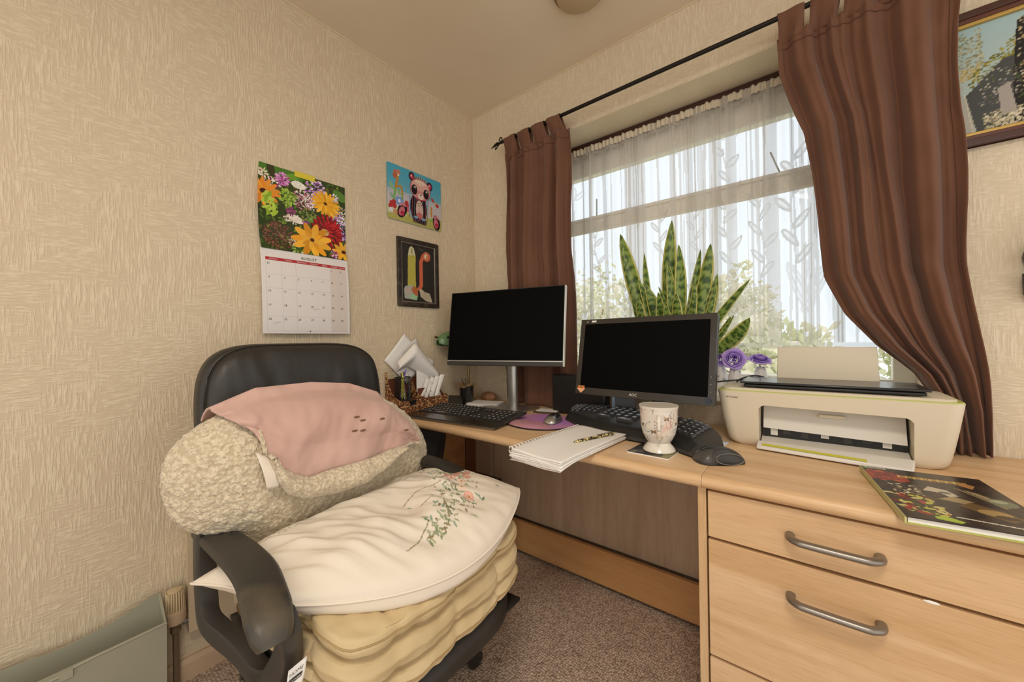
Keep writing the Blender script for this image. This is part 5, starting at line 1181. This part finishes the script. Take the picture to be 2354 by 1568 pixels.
# ------------------------------------------------------------------ left end of the desk
og=root('desk_organiser','leopard print card desk organiser against the left wall','desk organiser',(.09,-.46,T))
def side(y,th=.004):
    pr=[(.006,0),(.128,0),(.128,.072)]+[(.128-.110*math.sin(a)**1.0*1.0,.072+.125*(1-math.cos(a))) for a in [k*math.pi/2/8 for k in range(1,9)]]+[(.006,.197)]
    m=MB(); n=len(pr); m.add([(x,y,T+.001+z) for x,z in pr]+[(x,y+th,T+.001+z) for x,z in pr],[tuple(range(n))[::-1],tuple(range(n,2*n))]+[(i,(i+1)%n,n+(i+1)%n,n+i) for i in range(n)]); return m
m_inside=mat('brown_card','6f3c24',.7)
for y in (-.628,-.495,-.355): side(y).build('side_panel',m_leopard,og,smooth=False)
MB().box((.124,-.624,T+.001),(.128,-.499,T+.070)).build('front_panel',m_leopard,og,smooth=False)
MB().box((.124,-.491,T+.001),(.128,-.355,T+.072)).build('front_panel',m_leopard,og,smooth=False)
MB().box((.006,-.624,T+.001),(.012,-.355,T+.165)).build('back_panel',m_inside,og,smooth=False)
MB().box((.012,-.624,T+.062),(.124,-.499,T+.066)).build('shelf',m_inside,og,smooth=False); MB().box((.012,-.491,T+.002),(.124,-.355,T+.006)).build('floor_card',m_inside,og,smooth=False); MB().box((.070,-.491,T+.006),(.074,-.355,T+.112)).build('divider_card',m_inside,og,smooth=False)
MB().add([(.1285,-.562+.022*math.cos(a),T+.070-.024*math.sin(a)) for a in [k*math.pi/10 for k in range(11)]],[tuple(range(11))]).build('finger_notch',m_black,og,smooth=False)
pp_=root('pen_pot','black wire mesh pen pot standing in the leopard organiser','pen pot',(.084,-.585,T+.067))
def ringpts(z,r,n=28): return [(r*math.cos(2*math.pi*k/n),r*math.sin(2*math.pi*k/n),z) for k in range(n)]
PH=.108
MB().tube(ringpts(PH,.036),.0024,6,closed=True).build('top_rim',m_black,pp_,local=True); MB().tube(ringpts(.004,.034),.0022,6,closed=True).build('bottom_rim',m_black,pp_,local=True)
mm=MB()
for k in range(30):
    for s_ in (-1,1):
        mm.tube([(.0345*math.cos(a0+s_*t_*1.1),.0345*math.sin(a0+s_*t_*1.1),.004+t_*(PH-.004)) for t_ in (0,.25,.5,.75,1) for a0 in (2*math.pi*k/30,)],.0008,3)
mm.build('mesh_wall',m_black,pp_,local=True); MB().lathe([(0,.002),(.034,.002),(.034,.004),(0,.004)],(0,0,0),24).build('base_disc',m_black,pp_,local=True)
for i,(a,tilt_,c,L,tip) in enumerate(((0.2,.16,'2b2a2c',.128,'2b2a2c'),(1.1,.20,'7a4fae',.140,'8f62c4'),(2.2,.12,'c9c93c',.125,'d6da4a'),(3.1,.22,'e0dcd4',.125,'a33a2c'),(4.0,.15,'c7873a',.100,'d6974a'),(4.9,.18,'b9b6b0',.118,'3c5f3c'),(5.6,.10,'b23a30',.095,'e0d6c8'))):
    bx=Vector((.084+.014*math.cos(a+3.14),-.585+.014*math.sin(a+3.14),T+.073)); d=Vector((math.cos(a)*tilt_,math.sin(a)*tilt_,1)).normalized()
    nm=['black ballpoint','purple topped pen','yellow highlighter','white pen','orange pencil','silver pen','short red pen'][i]
    pt=root('pen',nm+' standing in the wire mesh pen pot','pen',tuple(bx),group='pens in the wire mesh pot')
    r_=.006 if i==2 else .0036
    MB().tube([bx,bx+d*.012,bx+d*L*.7],[.001,r_,r_],8).build('barrel',mat('pen_'+str(i),c,.35),pt)
    MB().tube([bx+d*L*.7,bx+d*(L-.004),bx+d*L],[r_*1.12,r_*1.12,r_*.7],8).build('cap',mat('cap_'+str(i),tip,.35),pt)
def leaf_paper(name,label,pts,mt=m_white_paper,bend=.01,group=None,ax=0):
    A,B,C_,D_=[Vector(p) for p in pts]; nrm=(B-A).cross(D_-A).normalized()
    o=MB().grid(lambda u,v:A.lerp(B,u).lerp(D_.lerp(C_,u),v)+nrm*bend*math.sin(math.pi*(u if ax==0 else v)),12,12).build(name,mt,None,solid=.0006); tag(o,label,'paper',group); return o
pw=mat('off_white_paper','dcd8d4',.7)  # one even tone, a little greyer than the white sheets
leaf_paper('paper_sheet','white sheet with its corner pointing up, rearmost of the papers in the organiser',[(.016,-.515,.86),(.016,-.395,.985),(.010,-.520,1.108),(.010,-.635,.98)],bend=.004)
leaf_paper('envelope','pale envelope sticking up behind the curled paper in the organiser',[(.022,-.50,.88),(.022,-.40,.95),(.016,-.455,1.085),(.016,-.55,1.02)],pw,bend=.003)
cp_=MB().grid(lambda u,v:Vector((.040+.055*math.sin(math.pi*v*.9)*(1-.4*u),lerp(-.628,-.372,u)+.03*v,lerp(.955,.865,abs(u-.4)*1.2)+.120*v-.07*abs(u-.45)*v*2-.03*u)),26,20).build('curled_paper',m_white_paper,None,solid=.0006); tag(cp_,'large curled white paper bulging out of the organiser','paper')
leaf_paper('paper_sheet','square white sheet leaning to the right in the organiser',[(.060,-.49,.80),(.050,-.40,.825),(.030,-.352,.965),(.036,-.47,1.01)],bend=.006)
rr=random.Random(2)
for i in range(4):
    y=-.482+.020*i; leaf_paper('folded_receipt','%s of the four narrow folded receipts fanned in the organiser'%('leftmost','second from left','third from left','rightmost')[i],[(.075+.012*i,y,.79),(.080+.012*i,y+.018,.792),(.070+.012*i,y+.075,.870+.008*i),(.062+.012*i,y+.050,.885+.004*i)],bend=.003,group='folded receipts in the organiser')
leaf_paper('white_card','blank white card standing at the right of the organiser',[(.100,-.425,.775),(.100,-.368,.785),(.090,-.372,.828),(.090,-.432,.868)],bend=.001)
for i,y in enumerate((-.482,-.452)):
    o=MB().box((.108,y,T+.040),(.119,y+.016,T+.094)).build('small_white_box',m_white_paper,None,bevel=.001); tag(o,'%s small white box behind the front of the organiser'%('left','right')[i],'box')
tr_=root('punch','black stapler lying in the left tray of the organiser','stapler',(.03,-.57,T+.067)); MB().tube([(.028,-.545,T+.078),(.030,-.53,T+.086),(.032,-.508,T+.084)],[.008,.012,.009],10).build('top_arm',m_black2,tr_); MB().box((.018,-.548,T+.067),(.044,-.503,T+.073)).build('base',m_black,tr_,bevel=.002)

ph=root('desk_phone','flat dark grey device propped behind the slim keyboard','device',(.085,-.32,T))
MB().add([(.125,-.345,T+.004),(.205,-.318,T+.004),(.115,-.235,T+.004),(.035,-.262,T+.004),(.125,-.345,T+.018),(.205,-.318,T+.018),(.115,-.235,T+.050),(.035,-.262,T+.050)],[(3,2,1,0),(4,5,6,7),(0,1,5,4),(1,2,6,5),(2,3,7,6),(3,0,4,7)]).build('casing',m_dark,ph,bevel=.004)
cu=root('black_pot','black pot lined with tan cloth and holding two thin sticks','pot',(.125,-.212,T+.001))
MB().lathe([(0,0),(.031,0),(.033,.004),(.040,.098),(.037,.098),(.031,.01),(0,.008)],(0,0,0),32).build('pot',m_black2,cu,local=True)
def lin(u,v):
    a=2*math.pi*u; r=lerp(.012,.046,v); return Vector((r*math.cos(a),r*math.sin(a),.075+.030*v+.010*math.cos(2*a)*v+.004*math.sin(7*a)*v))
MB().grid(lin,48,10,cu=True).build('cloth_lining',mat('tan_lining','b89b6c',.9,bump=(60,.6),var=('8a6a42',20)),cu,solid=.002,local=True)
for i,(dx,dy) in enumerate(((-.03,-.016),(.004,-.02))):
    st=root('thin_stick',('leaning brown stick in the black pot, left one' if i==0 else 'upright brown stick in the black pot, right one'),'stick',(.125,-.212,T+.06)); MB().tube([(.128,-.210,T+.06),(.128+dx*.5,-.210+dy*.5,T+.11),(.128+dx,-.210+dy,T+.145)],.0016,6).build('rod',m_dkbrown,st); MB().ell((.128+dx,-.210+dy,T+.147),(.003,.003,.003),8,6).build('tip',m_tan,st)
gl_=root('bankers_lamp','green glass bankers lamp half hidden behind the large monitor','lamp',(.052,-.125,T))
def shade(u,v):
    a=math.pi*lerp(-.12,1.12,u); L=lerp(-.162,.150,v); e_=(1-abs(L/.164)**3.2)**.5; return Vector((.060+.048*math.cos(a)*e_,-.190+L,1.060+.060*math.sin(a)*e_))
sg=mat('green_glass','64855c',.2,coat=.3); MB().grid(shade,30,50).build('glass_shade',sg,gl_,solid=.004)
MB().ell((.060,-.364,1.088),(.006,.008,.006),10,8).ell((.060,-.354,1.086),(.004,.010,.004),8,6).build('end_knob',mat('antique_brass','6d5230',.35,metal=.8),gl_)
MB().lathe([(.006,.0),(.006,.003)],(.098,-.315,1.085),12,'x').build('screw',m_black,gl_)
br=mat('brass','9a8256',.3,metal=.8)
MB().tube([(.052,-.125,T+.02),(.052,-.125,1.10)],.0065,12).build('stem',br,gl_); MB().lathe([(0,T+.001),(.045,T+.001),(.045,T+.010),(.02,T+.022),(.010,T+.03)],(.052,-.125,0),32).build('lamp_base',br,gl_)
def stack(name,label,c,w_,d_,n,rz,z0=T):
    t=root(name,label,'papers',(c[0],c[1],z0),rz=rz); rr=random.Random(n)
    for k in range(n): MB().obox((rr.gauss(0,.004),rr.gauss(0,.004),.0018+.0033*k),(w_,d_,.0026),(0,0,rr.gauss(0,.06))).build('sheet',m_white_paper,t,local=True,smooth=False)
stack('paper_stack','stack of white envelopes beside the silver monitor stand',(.235,-.180),.17,.11,5,R(20))
stack('note_slips','loose white note slips behind the slim keyboard',(.262,-.318),.13,.05,2,R(10))
nt2=root('note_card','small white note card on a dark wallet behind the mouse mat','note',(.615,-.165,T)); MB().box((.555,-.205,T+.001),(.675,-.125,T+.010)).build('dark_wallet',mat('olive_wallet','5c5238',.6),nt2,bevel=.003); MB().obox((.618,-.168,T+.012),(.10,.062,.002),(0,0,R(12))).build('white_card',m_white_paper,nt2,smooth=False)
bb=MB().ell((.16,-.075,T+.028),(.055,.03,.027),20,12).build('crumpled_bag',mat('brown_bag','8a5f42',.6,bump=(25,1,.02),var=('a87b58',18)),None); tag(bb,'crumpled brown bag in the corner behind the black pot','bag')
db=root('black_case','matte black rounded case standing behind the two monitors','case',(.76,-.13,T))
MB().box((.632,-.158,T+.001),(.90,-.105,.905)).build('casing',m_black,db,bevel=.012,seg=4)
gd=root('grey_drive','small grey box with blue edge under the middle monitor','box',(.98,-.135,T)); MB().box((.925,-.150,T+.001),(1.02,-.125,.832)).build('casing',mat('slate_grey','6f7276',.5),gd,bevel=.003); MB().box((.925,-.1515,T+.05),(.938,-.150,.833)).build('blue_edge',mat('pale_blue','a9bdd6',.4),gd,smooth=False)
leaf_paper('paper_sheet','pale blue-white sheet tucked under the ergonomic keyboard beside the printer',[(1.318,-.395,T+.0012),(1.362,-.372,T+.0012),(1.372,-.255,T+.0012),(1.340,-.262,T+.0012)],mat('blue_white_paper','d5dcec',.6),bend=.0005)

# under the desk
ub=MB().grid(lambda u,v:(lambda a,z:Vector((.155+(.10+.025*math.sin(z*12))*math.cos(a)*(1+.18*mnoise.noise(Vector((math.cos(a)*2,math.sin(a)*2,z*6)))),-.60+.07*math.sin(a)*(1+.2*mnoise.noise(Vector((math.cos(a)*3,5,z*6)))),z)))(2*math.pi*u,lerp(.02,.675,v)),60,50,cu=True).build('black_bag',mat('black_cloth','1d1b1b',.8,bump=(12,.8,.02),var=('2b2727',8)),None); tag(ub,'black cloth bag bunched under the left end of the desk','bag')
ub.location.x=.135; ub.location.y=-.50
pb_=root('black_box','flat black box on a shelf under the desk behind the pillow','box',(.33,-.33,0)); MB().box((.245,-.40,.345),(.415,-.27,.405)).build('casing',m_black2,pb_,bevel=.004); MB().box((.24,-.41,.325),(.43,-.24,.343)).box((.24,-.25,0),(.43,-.24,.33)).build('shelf',m_panel,pb_,smooth=False)

# ------------------------------------------------------------------ window sill: plant and roses
plr=root('snake_plant','variegated snake plant on the window sill behind the middle monitor','plant',(1.10,.075,WZ0))
MB().lathe([(0,0),(.050,0),(.072,.10),(.076,.105),(.070,.105),(.066,.09),(0,.085)],(0,0,0),32).build('pot',mat('terracotta','8f5a3c',.7),plr,local=True)
def snake_mat():
    m=mat('snake_leaf','3f5f24',.38); n=m.node_tree; b=n.nodes['Principled BSDF']
    uv=n.nodes.new('ShaderNodeVertexColor'); uv.layer_name='paint'; n.links.new(uv.outputs['Color'],b.inputs['Base Color']); 
    b.inputs['Subsurface Weight'].default_value=.0
    return m
m_snake=snake_mat()
LEAVES=[ # base x, tip x, tip z, half width, bend (x), y tip
 (1.045,.868,1.566,.031,-.012,.10),(1.06,.985,1.452,.016,-.02,.09),(1.03,.965,1.335,.022,.02,.06),(1.10,1.108,1.578,.027,-.018,.09),(1.11,1.142,1.462,.024,.012,.06),
 (1.10,1.100,1.39,.020,.01,.045),(1.13,1.222,1.432,.016,0,.085),(1.14,1.263,1.446,.026,.012,.07),(1.15,1.208,1.296,.014,.004,.045),(1.16,1.283,1.320,.020,.012,.08),(1.16,1.398,1.284,.017,-.018,.06),
 (1.17,1.284,1.285,.012,.008,.06),(1.17,1.398,1.135,.026,.03,.04),(1.16,1.33,1.145,.012,.02,.07),(1.18,1.345,1.150,.009,.01,.05),(1.04,.937,1.268,.008,-.02,.05),
 (1.05,1.01,1.300,.026,.02,.03),(1.07,1.066,1.262,.026,.0,.02),(1.12,1.140,1.250,.022,.0,.02),(1.09,1.098,1.215,.02,.0,.015),(1.06,1.055,1.29,.014,.03,.06),(1.02,.975,1.25,.02,-.01,.03)]
rr=random.Random(17)
for bx,tx,tz,hw,bd,ty in LEAVES:
    nl,nw=70,15; b0=Vector((bx,.075,WZ0+.09)); tp=Vector((tx,ty,tz)); yaw_=rr.uniform(-.5,.5)
    arr=np.zeros((nl,nw,3)); hw*=1.15
    def lf(u,v):
        c=b0.lerp(tp,v); c.x+=bd*4*v*(1-v); c.y+=.012*math.sin(3*v)
        ww=hw*(.55+.9*v-1.0*v*v*.35)*(1-max(0,(v-.55)/.45)**2.2)**.8 if v<1 else 0
        tw=yaw_+v*.6; s_=(u-.5)*2
        d=(tp-b0).normalized(); sd=Vector((d.z*math.cos(tw),math.sin(tw),-d.x*math.cos(tw)))
        return c+sd*ww*s_+Vector((0,.35*ww*s_*s_,0))
    for j in range(nl):
        for i in range(nw):
            s_=abs(i/(nw-1)-.5)*2; v=j/(nl-1)
            nzv=mnoise.noise(Vector((i*.25,j*.55,bx*50)))+.5*math.sin(j*1.1+3*mnoise.noise(Vector((i*.3,j*.2,tx*30))))
            g=(.34,.45,.14) if nzv<.05 else (.52,.60,.28)
            if nzv<-.35: g=(.20,.31,.11)
            if s_>.74: g=(.84,.80,.46)
            arr[j,i]=g
    sheet('leaf',m_snake,plr,lf,nw,nl,arr,solid=.0018)
m_rose=mat('purple_foam_petal','b094e4',.7); m_rose2=mat('purple_petal_inner','8a63c4',.7); m_rose3=mat('lilac_petal','c6a8ec',.7)
def rose(name,label,c,face,r,vx,vtop):
    t=root(name,label,'artificial rose',(c[0],c[1],c[2]),group='purple foam roses on the sill')
    f=Vector(face).normalized(); a1=f.orthogonal().normalized(); a2=f.cross(a1)
    rr=random.Random(int(c[0]*1000))
    for ring,(n_,r0,hgt,opn) in enumerate(((2,.13,1.0,0),(3,.25,.98,.1),(3,.38,.92,.25),(4,.52,.82,.4),(5,.68,.66,.7),(5,.86,.44,1.0))):
        for k in range(n_):
            a=2*math.pi*k/n_+ring*.6+rr.random()*.2; wd=2*math.pi/n_*.72
            def pf(u,v,a=a,wd=wd,r0=r0,hgt=hgt,opn=opn,ring=ring):
                an=a+(u-.5)*wd*2*(.6+.4*v); rad=r*(r0*.75+r0*.25*v+ .14*opn*v**4)*(1+.10*(u-.5))*(1+.03*math.sin(u*9)); h=r*(hgt*(v**.7)*.75-.25*opn*max(0,v-.6))*(1-.12*abs(u-.5)*2)
                return Vector(c)+(a1*math.cos(an)+a2*math.sin(an))*rad+f*(h-.3*r)
            MB().grid(pf,10,8).build('petal',(m_rose2,m_rose,m_rose3)[ring%3] if ring else m_rose2,t,solid=.0012)
    MB().tube([Vector(c)-f*r*.3,Vector((c[0],c[1]+.01,c[2]-.04)),Vector((vx[0],vx[1],vtop-.05))],.0022,6).build('stem',mat('rose_stem','6d7350',.6),t)
def vase(label,x,y,htop,rb,rt_):
    t=root('white_vase',label,'vase',(x,y,WZ0),group='white vases on the sill'); cv=Cv(90,60,'e9e7e4',asp=1.6); rr=random.Random(int(x*100))
    for k in range(12):
        a,b=rr.random(),rr.random(); cv.line([(a,b),(a+.03*rr.gauss(0,1),b+.15)],.008,'a9aaae'); cv.ell(a,b+.15,.03,.05,'8e9096',rr.random()*3)
    n0=WZ0+.001
    sheet('body',attr_mat('vase_glaze','paint',.25),t,lambda u,v:Vector((x+lerp(rb,rt_,v**.9)*math.cos(6.28319*u),y+lerp(rb,rt_,v**.9)*math.sin(6.28319*u),lerp(n0,htop,v))),90,60,cv.a,solid=.002)
    MB().lathe([(0,0),(rb,0),(rb,.004),(0,.004)],(x,y,WZ0+.0005),30).build('base',china,t)
for i,(x,y,z,face,r,lab) in enumerate(((1.287,.085,.981,(.3,-1,.25),.034,'purple foam rose half hidden by the middle monitor'),(1.342,.060,.979,(.22,-1,.35),.043,'large purple foam rose facing the room, middle of the three on the sill'),(1.424,.090,.977,(.2,-.35,1),.040,'purple foam rose tilted upward, nearest the printer'))):
    rose('foam_rose',lab,(x,y,z),face,r,(x,y+.015),.935)
    vase('white floral-marked vase under the '+('rose beside the monitor edge','large front-facing rose','upward-tilted rose')[i],x,y+.018,.945,.034,.016)
